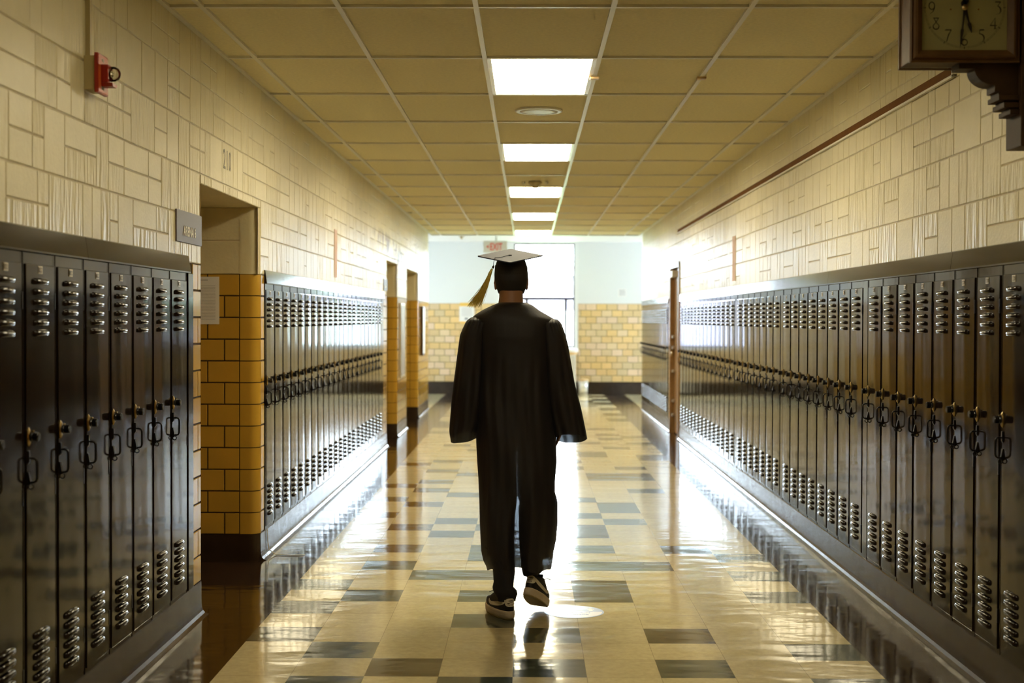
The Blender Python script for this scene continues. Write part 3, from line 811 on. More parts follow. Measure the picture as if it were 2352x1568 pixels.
    for s in (-1, 1):
        b = MB(); b.lathe([(.018, 0), (.018, -.02), (.0001, -.028)], (s*.115, 0, 0), (0, 0, 1), M['white'], 14); b.build('side_light', t)
    for x, y, z, lab in ((-1.21, 25.4, 2.955, 'small brass sprinkler head on the far ceiling near the exit sign'), (.36, 24.4, 2.955, 'small grey sprinkler head on the far ceiling before the window')):
        b = MB(); b.lathe([(.045, 0), (.045, -.01), (.018, -.02), (.018, -.045), (.03, -.05), (.0001, -.055)], (x, y, z), (0, 0, 1), M['brass'] if x < 0 else M['lampmetal'], 16); tag(b.build('sprinkler_head'), lab, 'sprinkler')
    for x, lab in ((XC[3], 'tan clip on the ceiling bar beside the nearest lamp'), (XC[4], 'tan clip on the ceiling bar right of the nearest lamp')):
        b = MB(); b.box(x-.026, x+.026, 8.02, 8.07, ZC-.016, ZC-.003, M['tan'], .004); tag(b.build('ceiling_clip'), lab, 'clip')
    # exit sign
    t = thing('exit_sign', 'white EXIT sign with red letters hanging at the far ceiling', 'exit sign', (-.575, 25.0, 2.745))
    b = MB(); b.box(-.23, .20, -.03, .03, -.105, .105, M['white'], .006); b.build('housing', t)
    b = MB(); b.tube([(0, 0, .10), (0, 0, .212)], .018, M['white'], 12); b.build('bracket', t)
    me = text_mesh('EXIT', .175, M['exitred'], .001, bold=.003, sx=.62, align='LEFT'); place_text('lettering', me, basis((-.115, -.032, -.06), (1, 0, 0), (0, 0, 1)), t)
    b = MB(); b.prism([(-.175, 0), (-.135, .03), (-.135, -.03)], 1, -.033, -.0305, M['exitred']); b.build('arrow', t)
    # poster and paper on the end wall
    t = thing('poster', 'white poster with yellow top edge on the tiled end wall', 'poster', (-1.196, YE, 1.575))
    b = MB(); b.box(-.135, .135, -.004, -.001, -.20, .20, M['posteryellow']); b.build('backing', t)
    b = MB(); b.box(-.145, .145, -.006, -.004, -.165, .130, M['paper']); b.build('sheet', t)
    b = MB(); b.box(-.04, .02, -.0075, -.006, -.13, -.09, M['ink'])
    for i in range(7): b.box(-.10, .10, -.007, -.006, .09-i*.024, .095-i*.024, M['ink'])
    b.build('print', t)
    t = thing('paper_notice', 'small white notice on the pale wall right of the window', 'paper', (1.82, YE, 1.975))
    b = MB(); b.box(-.085, .085, -.003, -.001, -.08, .08, M['paper']); b.build('sheet', t)
    b = MB()
    for i in range(6): b.box(-.06, .06, -.0045, -.003, .05-i*.02, .056-i*.02, M['ink'])
    b.build('print', t)
    # drinking fountain under the window
    t = thing('drinking_fountain', 'white drinking fountain with tan rim below the end window', 'drinking fountain', (.80, YE-.28, 0))
    b = MB(); b.box(-.13, .11, -.13, .22, .06, .78, M['lampmetal'], .02); b.build('pedestal', t)
    b = MB(); b.lathe([(.10, .74), (.15, .80), (.155, .83)], (0, 0, 0), (0, 0, 1), M['tan'], 24); b.build('rim', t)
    b = MB(); b.lathe([(.155, .83), (.165, .845), (.165, .88), (.15, .895), (.09, .885), (.0001, .87)], (0, 0, 0), (0, 0, 1), M['white'], 24); b.build('basin', t)
    b = MB(); b.tube([(.08, .1, .88), (.08, .09, .93), (.05, .05, .95)], .009, M['chrome'], 8); b.build('spout', t)
    t = thing('waste_bin', 'low grey bin with tan lid beside the drinking fountain', 'bin', (1.06, YE-.20, 0))
    b = MB(); b.lathe([(.085, 0), (.10, .28)], (0, 0, 0), (0, 0, 1), M['lampmetal'], 20); b.build('body', t)
    b = MB(); b.lathe([(.105, .275), (.105, .30), (.0001, .325)], (0, 0, 0), (0, 0, 1), M['tan'], 20); b.build('lid', t)
    # loose wire at the foot of the second bank
    b = MB(); b.tube([(XL+.006, 8.66, .16), (XL+.007, 8.67, .09), (XL+.012, 8.68, .035), (XL+.06, 8.66, .004), (XL+.16, 8.64, .0035), (XL+.24, 8.66, .0035)], .0028, M['beige'], 6)
    tag(b.build('loose_wire'), 'thin loose wire hanging over the base just past the room 210 doorway', 'wire')
wall_things()

# floor decal
def decal():
    cx, cy, r = .233, 7.020, .150
    t = thing('floor_decal', 'round blue and cream floor decal beside the lifted shoe', 'floor decal', (cx, cy, .0))
    b = MB(); n = 48; b.add([(r*math.cos(2*PI*i/n), r*math.sin(2*PI*i/n), .0008) for i in range(n)]+[(r*math.cos(2*PI*i/n), r*math.sin(2*PI*i/n), .0) for i in range(n)],
          [tuple(range(n))]+[(i, (i+1) % n, n+(i+1) % n, n+i) for i in range(n)], M['decalblue']); b.build('disc', t)
    b = MB(); rr = r-.009; a0 = .0
    pts = [(rr*math.cos(-PI*i/24), rr*math.sin(-PI*i/24)) for i in range(25)]
    b.add([(x, y, .0012) for x, y in pts], [tuple(range(25))[::-1]], M['decalcream']); b.build('lower_half', t)
    b = MB()
    for s in (-1, 1):
        x = s*.085; z = .0013
        b.add([(x-.010, .012, z), (x+.010, .012, z), (x+.010, .055, z), (x-.010, .055, z)], [(0, 1, 2, 3)], M['decalcream'])
        b.add([(x-.018, .050, z+.0001), (x+.018, .050, z+.0001), (x+.018, .068, z+.0001), (x-.018, .068, z+.0001)], [(0, 1, 2, 3)], M['decalcream'])
        b.add([(x+.010*math.cos(2*PI*i/12), .084+.011*math.sin(2*PI*i/12), z) for i in range(12)], [tuple(range(12))], M['decalcream'])
        b.add([(s*.048, .040, z), (s*.034, .030, z), (s*.034, .050, z)], [(0, 1, 2) if s < 0 else (0, 2, 1)], M['decalcream'])
    b.add([(-.036, .037, .0013), (.036, .037, .0013), (.036, .043, .0013), (-.036, .043, .0013)], [(0, 1, 2, 3)], M['decalcream'])
    b.build('pictogram', t)
    for s, y, sz in (('MAINTAIN', -.034, .034), ('DISTANCE', -.078, .030)):
        me = text_mesh(s, sz, M['decalblue'], .0001, bold=.0006, align='CENTER'); place_text('lettering', me, basis((0, y, .0015), (1, 0, 0), (0, 1, 0)), t)
decal()

# ------------------------------------------------------------------ clock
def stroke(b, pts, m, y, sx=1, ox=0, oz=0, s=1):
    """a ribbon with varying width: pts = [(x, z, w)]"""
    P = [Vector((p[0], p[1])) for p in pts]; vs = []
    for i, p in enumerate(P):
        d = (P[min(i+1, len(P)-1)]-P[max(i-1, 0)]); d.normalize(); nrm = Vector((-d.y, d.x)); w = pts[i][2]/2
        for k in (1, -1):
            q = p+nrm*w*k; vs.append((ox+q.x*s*sx, y, oz+q.y*s))
    b.add(vs, [(2*i, 2*i+1, 2*i+3, 2*i+2) for i in range(len(P)-1)], m)
def arc(cx, cz, rx, rz, a0, a1, n, w0, w1, wm=None):
    out = []
    for i in range(n+1):
        u = i/n; a = R(a0+(a1-a0)*u); w = w0+(w1-w0)*u
        if wm: w += (wm-w)*math.sin(PI*u)
        out.append((cx+rx*math.cos(a), cz+rz*math.sin(a), w))
    return out
DIG = {   # strokes in a unit box 0..1 high, about .6 wide
 '0': [arc(.3, .45, .27, .45, 0, 360, 24, .09, .09)],
 '1': [[(.30, .92, .10), (.30, 0, .10)], [(.12, .78, .03), (.30, .92, .06)], [(.15, .01, .03), (.45, .01, .03)]],
 '2': [arc(.3, .65, .24, .27, 160, -40, 14, .03, .08, .10)+[(.05, .03, .04)], [(.05, .03, .07), (.56, .03, .09)]],
 '3': [[(.08, .95, .08), (.58, .95, .10)], [(.56, .94, .05), (.30, .60, .05)], arc(.22, .22, .36, .38, 80, -50, 14, .05, .03, .11)+[(.10, -.14, .01)]],
 '4': [[(.50, 1.0, .02), (.06, .30, .05)], [(.03, .30, .09), (.66, .30, .07)], [(.48, .98, .03), (.48, .0, .11)], [(.34, .01, .04), (.62, .01, .04)]],
 '5': [[(.20, .95, .08), (.58, .95, .10)], [(.20, .95, .05), (.16, .58, .05)], arc(.22, .22, .36, .38, 100, -50, 14, .05, .03, .12)+[(.06, -.16, .01)]],
 '6': [arc(.30, .24, .26, .26, 0, 360, 20, .07, .07, .11), [(.52, 1.0, .01), (.25, .72, .04), (.07, .42, .08), (.05, .22, .09)]],
 '7': [[(.03, .90, .05), (.10, .95, .10), (.60, .95, .10)], [(.58, .93, .06), (.36, .55, .09), (.20, .0, .07), (.17, -.12, .01)]],
 '8': [arc(.30, .22, .26, .25, 70, -250, 20, .05, .05, .10), [(.40, .45, .06), (.10, .93, .05)], [(.20, .45, .06), (.50, .93, .05)], [(.05, .95, .08), (.56, .95, .08)]],
 '9': [arc(.30, .62, .25, .32, 0, 360, 20, .08, .08, .09), [(.55, .66, .09), (.52, .35, .09), (.38, .08, .06), (.12, -.10, .01)]]}
def clock():
    cx, y0, cz = 1.541, 5.0, 2.572
    t = thing('wall_clock', 'square oak school clock on a carved bracket, upper right wall', 'clock', (cx, y0, cz-.188))
    zc = .188; H = .190
    b = MB(); b.box(-H, H, .012, .150, 0, 2*H, M['wood'], .003)
    b.build('case', t)
    def ring(b, h0, h1, ya, yb, m):   # mitred square frame
        vs = []
        for h, y in ((h0, ya), (h1, yb)):
            for sx, sz in ((-1, -1), (1, -1), (1, 1), (-1, 1)): vs.append((sx*h, y, zc+sz*h))
        b.add(vs, [(i, (i+1) % 4, 4+(i+1) % 4, 4+i) for i in range(4)], m)
    f = MB(); w = M['wood']
    for h0, h1, ya, yb in ((H+.004, H+.004, .014, .004), (H+.004, H-.002, .004, .0), (H-.002, H-.008, .0, .003), (H-.008, H-.013, .003, -.008), (H-.013, H-.021, -.008, -.010), (H-.021, H-.040, -.010, .004), (H-.040, H-.040, .004, .012)):
        ring(f, h0, h1, ya, yb, w)
    ring(f, H+.006, H+.006, .14, .152, w); ring(f, H, H+.006, .138, .14, w)
    f.build('bezel', t)
    d = MB(); d.box(-H+.035, H-.035, .008, .0115, .035, 2*H-.035, M['dial']); dl = d.build('dial', t)
    p = MB(); yy = .0075
    rr = .1425
    for r0, r1 in ((rr, rr-.0007), (rr-.0045, rr-.0052)):
        n = 72; p.add([(r*math.cos(2*PI*i/n), yy, zc+r*math.sin(2*PI*i/n)) for i in range(n) for r in (r0, r1)], [(2*i, 2*i+1, (2*i+3) % (2*n), (2*i+2) % (2*n)) for i in range(n)], M['black'])
    for i in range(60):
        a = 2*PI*i/60; ra, rb, ww = (rr+.003, rr-.006, .0012) if i % 5 == 0 else (rr, rr-.005, .0004)
        ca, sa = math.cos(a), math.sin(a)
        p.add([(ra*ca-ww*sa, yy-.0001, zc+ra*sa+ww*ca), (ra*ca+ww*sa, yy-.0001, zc+ra*sa-ww*ca), (rb*ca+ww*sa, yy-.0001, zc+rb*sa-ww*ca), (rb*ca-ww*sa, yy-.0001, zc+rb*sa+ww*ca)], [(0, 1, 2, 3)], M['black'])
    hgt = .040
    for k in range(1, 13):
        a = PI/2-2*PI*k/12; s = str(k); rn = .116; X = rn*math.cos(a); Z = rn*math.sin(a)*.98
        adv = .58 if len(s) == 2 else 0
        for j, ch in enumerate(s):
            ox = X-.3*hgt+(j-.5*(len(s)-1))*hgt*.62; oz = zc+Z-.45*hgt
            for st in DIG[ch]: stroke(p, st, M['black'], yy-.0002-.0001*j, ox=ox, oz=oz, s=hgt)
    for s in (-1, 1):
        p.add([(s*.049+.003*math.cos(2*PI*i/10), yy, zc-.006+.003*math.sin(2*PI*i/10)) for i in range(10)], [tuple(range(10))], M['railbrown'])
    p.build('numerals', dl)
    def hand(name, a, L, wt, tip0, tipw, tail):
        h = MB(); ca, sa = math.sin(a), math.cos(a)
        def q(r, w): return [(ca*r+sa*w, .002, zc+sa*r-ca*w), (ca*r-sa*w, .002, zc+sa*r+ca*w)]
        prof = [(-tail, .0015), (-tail+.008, .010), (-tail+.018, .011), (-tail+.030, .004), (0, .006), (L*.3, wt), (tip0-.006, wt*.8), (tip0, tipw), (tip0+.012, tipw*.9), (L, .0007)]
        vs = [];
        for r, w_ in prof: vs += q(r, w_)
        vs += [(x, y+.0012, z) for x, y, z in vs]; n = len(prof)
        fs = [(2*i, 2*i+1, 2*i+3, 2*i+2) for i in range(n-1)]+[tuple(2*n+j for j in (2*i, 2*i+2, 2*i+3, 2*i+1)) for i in range(n-1)]
        fs += [(2*i, 2*i+2, 2*n+2*i+2, 2*n+2*i) for i in range(n-1)]+[(2*i+1, 2*n+2*i+1, 2*n+2*i+3, 2*i+3) for i in range(n-1)]
        h.add(vs, fs, M['black']); h.build(name, t)
    hand('minute_hand', R(186.5), .137, .0035, .080, .0055, .040); hand('hour_hand', R(165), .092, .004, .060, .0070, .028)
    c = MB(); c.lathe([(.0105, .0), (.0105, .004), (.004, .0045), (.004, .006), (.0001, .006)], (0, .004, zc), (0, -1, 0), M['brass'], 16); c.build('hub', t)
    # bracket: post against the wall and a carved foot
    s = MB(); q = M['wooddark']
    s.box(H+.010, XR-cx+.0, .0, .16, -.30, 2*H+.3-.06, q, .004); s.build('wall_post', t)
    s = MB()
    prof = [(-.010, .0), (-.010, -.022), (.046, -.022)]
    prof += [(.046+.070*(1-math.cos(R(a))), -.022-.058*math.sin(R(a))) for a in range(10, 91, 10)]
    prof += [(.118, -.082), (.118, -.104), (.132, -.104), (.132, -.128), (.150, -.128), (.150, -.155), (.172, -.155), (.172, -.178), (.205, -.178), (.205, 0)]
    s.prism(prof, 1, .035, .125, q); s.build('bracket', t)
    for a, c_, z0 in ((.128, .205, -.135), (.146, .205, -.162), (.168, .21, -.185)):
        s = MB(); s.box(a, c_, .02, .145, z0, z0+.018, q, .003); s.build('bracket_moulding', t)
clock()

# ------------------------------------------------------------------ outside
def outside():
    b = MB(); b.box(-80, 80, 29, 260, -.62, -.60, M['lawn']); tag(b.build('lawn'), 'green lawn seen through the end window', 'lawn')
    bpy.data.objects['lawn']['kind'] = 'structure'
    t = thing('brick_building', 'low brick building outside the end window', 'building', (6, 95, -.6))
    b = MB(); b.box(-32, 30, 0, 12, 0, 5.0, M['brick']); b.build('walls', t)
    b = MB(); b.box(-32.5, 30.5, -.4, 12.4, 5.0, 5.5, M['plaster']); b.build('roof', t)
    for x in (-10, -3.6, 3.5, 10):
        b = MB(); b.box(x-.9, x+.9, -.1, .3, .1, 2.6, M['plaster']); b.build('doorway', t)
    rnd = random.Random(2)
    for x, y, h in ((-12, 82, 7.5), (11.5, 84, 6.0)):
        t = thing('tree', 'broad green tree outside, %s of the end window view' % ('at the left edge' if x < 0 else 'right'), 'tree', (x, y, -.6), group='trees outside the window')
        b = MB(); b.tube([(0, 0, 0), (.1, 0, h*.3), (0, .1, h*.6)], [.3, .22, .1], M['wooddark'], 8); b.build('trunk', t)
        bm = bmesh.new(); bmesh.ops.create_icosphere(bm, subdivisions=4, radius=1)
        for v in bm.verts:
            d = v.co.normalized(); k = 1+.18*math.sin(d.x*9+x)*math.cos(d.z*7)+.14*math.sin(d.y*13)+rnd.uniform(-.06, .06)
            v.co = Vector((d.x*h*.38*k, d.y*h*.38*k, h*.62+d.z*h*.4*k))
        b = MB(); b.bm(bm, M['leaf']); b.build('crown', t)
outside()
# ------------------------------------------------------------------ the graduate
def interp(tab, z):
    """tab rows sorted by falling z; linear interpolation of the other columns"""
    if z >= tab[0][0]: return tab[0][1:]
    for a, c in zip(tab[:-1], tab[1:]):
        if c[0] <= z <= a[0]:
            u = (a[0]-z)/(a[0]-c[0]); u = u
            return tuple(p+(q-p)*u for p, q in zip(a[1:], c[1:]))
    return tab[-1][1:]
def sgn(a, p): return math.copysign(abs(a)**p, a)

def remeshed(name, bm, voxel, mats, smooth_it=4, fac=.5):
    me = bpy.data.meshes.new(name); bm.to_mesh(me); bm.free()
    o = bpy.data.objects.new(name, me); COL.objects.link(o)
    md = o.modifiers.new('r', 'REMESH'); md.mode = 'VOXEL'; md.voxel_size = voxel
    ms = o.modifiers.new('s', 'SMOOTH'); ms.iterations = smooth_it; ms.factor = fac
    dg = bpy.context.evaluated_depsgraph_get(); new = bpy.data.meshes.new_from_object(o.evaluated_get(dg))
    o.modifiers.clear(); o.data = new; bpy.data.meshes.remove(me)
    for k in mats: new.materials.append(k)
    for p in new.polygons: p.use_smooth = True
    return o
def ellip(bm, c, r, rot=None, sub=3):
    q = bmesh.ops.create_icosphere(bm, subdivisions=sub, radius=1)
    m = Matrix.Translation(c) @ (rot or Matrix.Identity(4)) @ Matrix.Diagonal((*r, 1))
    for v in q['verts']: v.co = m @ v.co
def limb(bm, pts, n=16):
    """pts = [(x,y,z,r)] tapered closed tube with round ends"""
    P = [Vector(p[:3]) for p in pts]; up = None; prev = None
    for i, p in enumerate(P):
        d = (P[min(i+1, len(P)-1)]-P[max(i-1, 0)]).normalized()
        if up is None: up = Vector((0, 1, 0)) if abs(d.y) < .9 else Vector((1, 0, 0))
        a = d.cross(up).normalized(); up = a.cross(d).normalized(); r = pts[i][3]
        ring = [bm.verts.new(p+a*math.cos(2*PI*k/n)*r+up*math.sin(2*PI*k/n)*r) for k in range(n)]
        if prev:
            for k in range(n): bm.faces.new((prev[k], prev[(k+1) % n], ring[(k+1) % n], ring[k]))
        else: bm.faces.new(ring[::-1])
        prev = ring
    bm.faces.new(prev)
    for p in (pts[0], pts[-1]): ellip(bm, p[:3], (p[3],)*3, sub=2)

def hand_bm(bm, wrist, tip_dir, palm_n, side, s=1.0, curl=.5):
    """palm box, four fingers and a thumb; tip_dir = pointing way, palm_n = palm normal, side = towards the thumb"""
    w = Vector(wrist); d = Vector(tip_dir).normalized(); n = Vector(palm_n).normalized(); t = (Vector(side)-d*Vector(side).dot(d)).normalized()
    n = d.cross(t).normalized()*(1 if d.cross(t).dot(n) > 0 else -1)
    m = Matrix.Identity(4)
    for i in range(3): m[i][0], m[i][1], m[i][2] = t[i], d[i], n[i]
    ellip(bm, w+d*.050*s, (.041*s, .056*s, .015*s), m)
    for off, L, r in ((.030, .078, .0085), (.010, .088, .0088), (-.011, .082, .0085), (-.030, .064, .0078)):
        p0 = w+d*.082*s+t*off*s; a = 0; pts = [(*(p0-d*.02*s), r*s*1.05), (*p0, r*s)]
        for f, k in ((.45, 1), (.30, .93), (.25, .85)):
            a += curl*.6; p0 = p0+(d*math.cos(a)+n*math.sin(a))*L*f*s; pts.append((*p0, r*s*k))
        limb(bm, pts, 10)
    b0 = w+d*.028*s+t*.030*s; b1 = b0+(d*.6+t*.75+n*.3).normalized()*.036*s; b2 = b1+(d*.9+t*.25+n*.35).normalized()*.030*s; b3 = b2+(d*.95+n*.3).normalized()*.024*s
    limb(bm, [(*b0, .0125*s), (*b1, .0105*s), (*b2, .0095*s), (*b3, .008*s)], 10)

def person():
    HX = -.0865
    bm = bmesh.new()
    # head: skull, occiput, face, jaw, neck
    ellip(bm, (HX, 7.035, 1.690), (.0765, .098, .100)); ellip(bm, (HX, 7.075, 1.640), (.062, .062, .082)); ellip(bm, (HX, 7.112, 1.592), (.040, .036, .030))
    ellip(bm, (HX, 7.01, 1.655), (.070, .062, .070))
    ellip(bm, (HX, 7.145, 1.640), (.014, .020, .024)); ellip(bm, (HX, 7.150, 1.627), (.018, .013, .011))     # nose
    for s in (-1, 1):
        ellip(bm, (HX+s*.030, 7.118, 1.672), (.022, .018, .010)); ellip(bm, (HX+s*.042, 7.105, 1.632), (.022, .022, .020))   # brow, cheek
        # ear: helix rim and lobe
        n = 12; pts = []
        for i in range(n+1):
            a = -PI*.55+PI*1.35*i/n
            pts.append((HX+s*(.0790+.0025*math.sin(PI*i/n)), 7.035-.017*math.cos(a), 1.644+.027*math.sin(a), .0062))
        limb(bm, pts, 8); ellip(bm, (HX+s*.0755, 7.035, 1.640), (.006, .013, .022)); ellip(bm, (HX+s*.0765, 7.034, 1.617), (.006, .009, .009))
    ellip(bm, (HX, 7.135, 1.604), (.022, .012, .006)); ellip(bm, (HX, 7.133, 1.595), (.020, .012, .006))    # lips
    limb(bm, [(HX, 7.012, 1.62, .061), (HX, 7.005, 1.575, .0595), (HX-.002, 6.995, 1.530, .064), (HX, 6.99, 1.49, .075)], 20)
    # torso
    for z, rx, ry, cy in ((1.425, .150, .070, 6.99), (1.38, .175, .095, 6.99), (1.28, .160, .100, 7.0), (1.16, .145, .092, 7.0), (1.05, .140, .090, 7.0), (.95, .155, .100, 7.0)):
        ellip(bm, (HX+.018, cy, z), (rx, ry, .095))
    # arms: right one hangs beside the hip, left one swings forward
    limb(bm, [(.075, 6.99, 1.415, .048), (.125, 6.99, 1.34, .046), (.165, 6.99, 1.185, .038), (.172, 7.0, 1.13, .037), (.172, 7.02, 1.05, .033), (.163, 7.035, .965, .026)])
    limb(bm, [(-.215, 6.99, 1.415, .048), (-.265, 6.995, 1.34, .046), (-.305, 7.02, 1.19, .038), (-.305, 7.05, 1.145, .037), (-.300, 7.13, 1.09, .033), (-.292, 7.205, 1.04, .026)])
    hand_bm(bm, (.160, 7.037, .960), (-.06, .05, -1), (-1, 0, 0), (0, 1, 0), .95, .35)
    hand_bm(bm, (-.291, 7.21, 1.035), (.02, .55, -.62), (.9, 0, -.1), (0, .6, .6), .95, .5)
    # legs
    limb(bm, [(-.155, 7.0, .93, .080), (-.158, 6.99, .75, .072), (-.152, 6.975, .53, .052), (-.145, 6.94, .36, .048), (-.118, 6.885, .16, .034), (-.112, 6.878, .09, .024)])
    limb(bm, [(.012, 7.0, .93, .080), (.035, 7.05, .75, .072), (.050, 7.085, .55, .052), (.040, 7.05, .38, .048), (.020, 6.945, .26, .034), (.015, 6.93, .20, .024)])
    # feet inside the shoes
    limb(bm, [(-.110, 6.872, .06, .022), (-.135, 6.94, .040, .022), (-.165, 7.01, .034, .018)]); limb(bm, [(.014, 6.925, .165, .022), (.038, 6.985, .115, .020), (.062, 7.045, .075, .016)])
    body = remeshed('person', bm, .0062, [M['skin']], 5, .45)
    tag(body, 'person in black graduation gown and cap walking away down the corridor', 'person')
    def child(b, name, par=body, sm=False):
        o = b.build(name, par)
        return fix_normals(o, sm) if sm is not None else o
    # eyes
    for s in (-1, 1):
        e = MB(); e.lathe([(.0001, .0), (.006, .001), (.0085, .004)][::-1]+[(.0001, 0)] if 0 else [(.0085, -.006), (.0065, -.001), (.0001, .0015)], (HX+s*.030, 7.1265, 1.657), (0, 1, 0), M['eye'], 12); e.build('eye', body)
    # hair: close cropped shell over back and sides of the head
    h = MB(); rings = []
    for i in range(19):
        u = i/18; z = 1.735-u*.142
        row = []
        for k in range(25):
            a = PI+PI*k/24       # from left side round the back to the right side
            rx = .0835*math.sqrt(max(.05, 1-((z-1.69)/.165)**2)); ry = .108*math.sqrt(max(.05, 1-((z-1.692)/.165)**2))
            kk = 1.0 if z > 1.64 else 1-(1.64-z)*1.5
            x = HX+rx*kk*math.cos(a)*1.0; y = 7.035+ry*(.98 if z > 1.64 else .98-(1.64-z)*1.6)*math.sin(a)
            row.append((x, y, z))
        rings.append(row)
    h.loft(rings, M['hair'], closed=False); child(h, 'hair')
    # --- cap: soft skull part, board, button, tassel
    c = MB(); rings = []
    for z, rx, ry in ((1.668, .0838, .1055), (1.690, .0845, .107), (1.720, .0815, .104), (1.745, .0755, .097), (1.765, .068, .088), (1.782, .055, .07)):
        ring = []
        for k in range(40):
            a = 2*PI*k/40; yy = ry*math.sin(a)
            ring.append((HX+rx*math.cos(a), 7.035+yy-.0, z+(yy*.22 if z > 1.70 else yy*.12)*1.0-.0))
        rings.append(ring)
    c.loft(rings, M['capdark']); cap = child(c, 'cap')
    P0 = Vector((-.0905, 7.0, 1.7800)); e1 = Vector((.330, .0, .003)).normalized(); e2 = Vector((-.022, .325, .083)).normalized(); e2 = (e2-e1*e2.dot(e1)).normalized()
    nn = e1.cross(e2).normalized(); hd = .1655
    bm = bmesh.new(); bmesh.ops.create_cube(bm, size=1)
    bmesh.ops.bevel(bm, geom=[e for e in bm.edges if abs((e.verts[0].co-e.verts[1].co).z) > .5], offset=.02, segments=2, affect='EDGES')
    A = (e1+e2).normalized(); B = (e2-e1).normalized(); s = hd*math.sqrt(2)
    for v in bm.verts: v.co = P0+A*v.co.x*s+B*v.co.y*s+nn*v.co.z*.0055
    b = MB(); b.bm(bm, M['cap']); child(b, 'mortarboard', cap)
    b = MB(); b.lathe([(.008, 0), (.007, .003), (.0001, .0045)], P0+nn*.0028, nn, M['cap'], 14); child(b, 'button', cap)
    # cord and tassel
    rnd = random.Random(8)
    edge = Vector((-.168, 6.9225, 1.7610)); top = P0+nn*.005
    b = MB()
    pts = [top+(edge+nn*.004-top)*u+Vector((0, 0, .0015*math.sin(u*9))) for u in [i/8 for i in range(9)]]
    knot = Vector((-.1725, 6.915, 1.729))
    pts += [edge+Vector((-.001, -.006, -.004)), (edge+knot)/2+Vector((-.001, -.003, 0)), knot]
    b.tube(pts, .0013, M['cap'], 6); child(b, 'tassel_cord', cap)
    b = MB()
    b.lathe([(.002, -.005), (.0055, 0), (.006, .006), (.003, .011)], knot+Vector((0, 0, -.004)), (-.35, 0, -1), M['wooddark'], 10)
    dirn = Vector((-.092, .005, -.190))
    k1 = knot+Vector((-.006, 0, -.016)); b.tube([k1, k1+dirn*.12, k1+dirn*.17], [.005, .0085, .0075], M['gold'], 10)
    for i in range(150):
        a = rnd.uniform(0, 2*PI); r0 = rnd.uniform(.0, .006); r1 = rnd.uniform(.003, .030)*(1 if rnd.random() < .9 else 1.4)
        L = rnd.uniform(.82, 1.0); off = Vector((math.cos(a), math.sin(a)*.6, 0)); side = Vector((.9, 0, -.43))
        pts = []
        for j in range(9):
            u = j/8; w_ = u**1.15
            wob = Vector((rnd.uniform(-1, 1), rnd.uniform(-1, 1), rnd.uniform(-1, 1)))*(.0005+.0052*max(0, u-.35))
            pts.append(k1+dirn*(.05+u*L*.97)+off*(r0+(r1-r0)*w_)+side*math.cos(a)*.004*w_+wob+Vector((-.010*math.sin(PI*u)*-.4, 0, -.004*math.sin(PI*u))))
        b.tube(pts, [.0008]*8+[.0005], M['gold'], 4, caps=False)
    child(b, 'tassel', cap, None)

    # --- gown
    G = [ # z, xl, xr, cy, ry
     (1.548, -.146, -.008, 7.0, .070), (1.543, -.156, .010, 6.998, .080), (1.530, -.190, .026, 6.995, .090), (1.504, -.240, .062, 6.99, .102), (1.480, -.274, .105, 6.99, .114),
     (1.458, -.284, .148, 6.99, .122), (1.41, -.275, .138, 6.99, .128), (1.362, -.264, .130, 6.99, .132), (1.21, -.252, .125, 7.0, .136), (1.058, -.255, .128, 7.0, .140),
     (.862, -.2595, .1400, 7.0, .150), (.754, -.2535, .1435, 7.0, .155), (.667, -.247, .1365, 7.0, .160), (.606, -.2445, .1355, 7.0, .163), (.558, -.242, .1485, 7.0, .166),
     (.449, -.240, .1490, 7.0, .170), (.361, -.2355, .1415, 7.0, .172), (.313, -.233, .130, 7.0, .172), (.262, -.222, .124, 7.0, .172), (.232, -.205, .119, 7.0, .172)]
    SL = [(1.60, -.0555, -.0555), (.565, -.0555, -.0550), (.530, -.0570, -.0420), (.508, -.0610, -.0480), (.449, -.0665, -.0465), (.336, -.0690, -.0450), (.20, -.0640, -.0330)]
    n = 120; nz = 96; rings = []; z0, z1 = 1.548, .235
    for i in range(nz+1):
        u = i/nz; zz = z0-(z0-z1)*(u if u > .12 else u)
        ring = []
        for k in range(n+1):
            t = k/n; th = PI/2-2*PI*t      # from the front centre, round the right, the back, the left
            c_, s_ = math.cos(th), math.sin(th)
            hem = .008*math.sin(3*th+.6)+.006*math.sin(7*th)+(.02 if s_ > 0 else 0)
            z = zz+hem*max(0, (u-.8)/.2)
            xl, xr, cy, ry = interp(G, z)
            cx, rx = (xl+xr)/2, (xr-xl)/2
            f = 1.0
            x = cx+rx*sgn(c_, .82); y = cy+ry*sgn(s_, .88)
            # folds
            below = max(0, min(1, (1.362-z)/.22)); back = max(0, -s_)**.6; low = max(0, min(1, (.9-z)/.5)); edgek = 1-abs(c_)**6
            fold = (.0045*math.sin(46*x*1.0+4*math.sin(z*2.2))*0+.0042*math.sin(x*118+1.4*math.sin(z*7)))*below*back
            fold += (.011*math.sin(x*31+1.7*z)+.007*math.sin(x*57-2.6*z+1))*low
            fold += .006*math.sin(x*24+z*13)*below*edgek
            if z < .70 and s_ < 0:    # the cloth sinks between the legs at the back
                fold += -.045*math.exp(-((x+.055)/.035)**2)*min(1, (.70-z)/.25)
            if z > 1.362 and s_ < 0: fold += .0025
            if z > 1.50: fold *= .3
            y += (-1 if s_ < 0 else 1)*fold*edgek
            # front slit
            if k == 0 or k == n:
                q = interp(SL, z); x = q[1] if k == 0 else q[0]
            elif t < .12 or t > .88:
                q = interp(SL, z); g_ = (q[1] if t < .5 else q[0]); e = (t/.12 if t < .5 else (1-t)/.12)
                x = x+(g_+.0555)*(1-e)
            ring.append((x, y, z))
        rings.append(ring)
    g = MB()
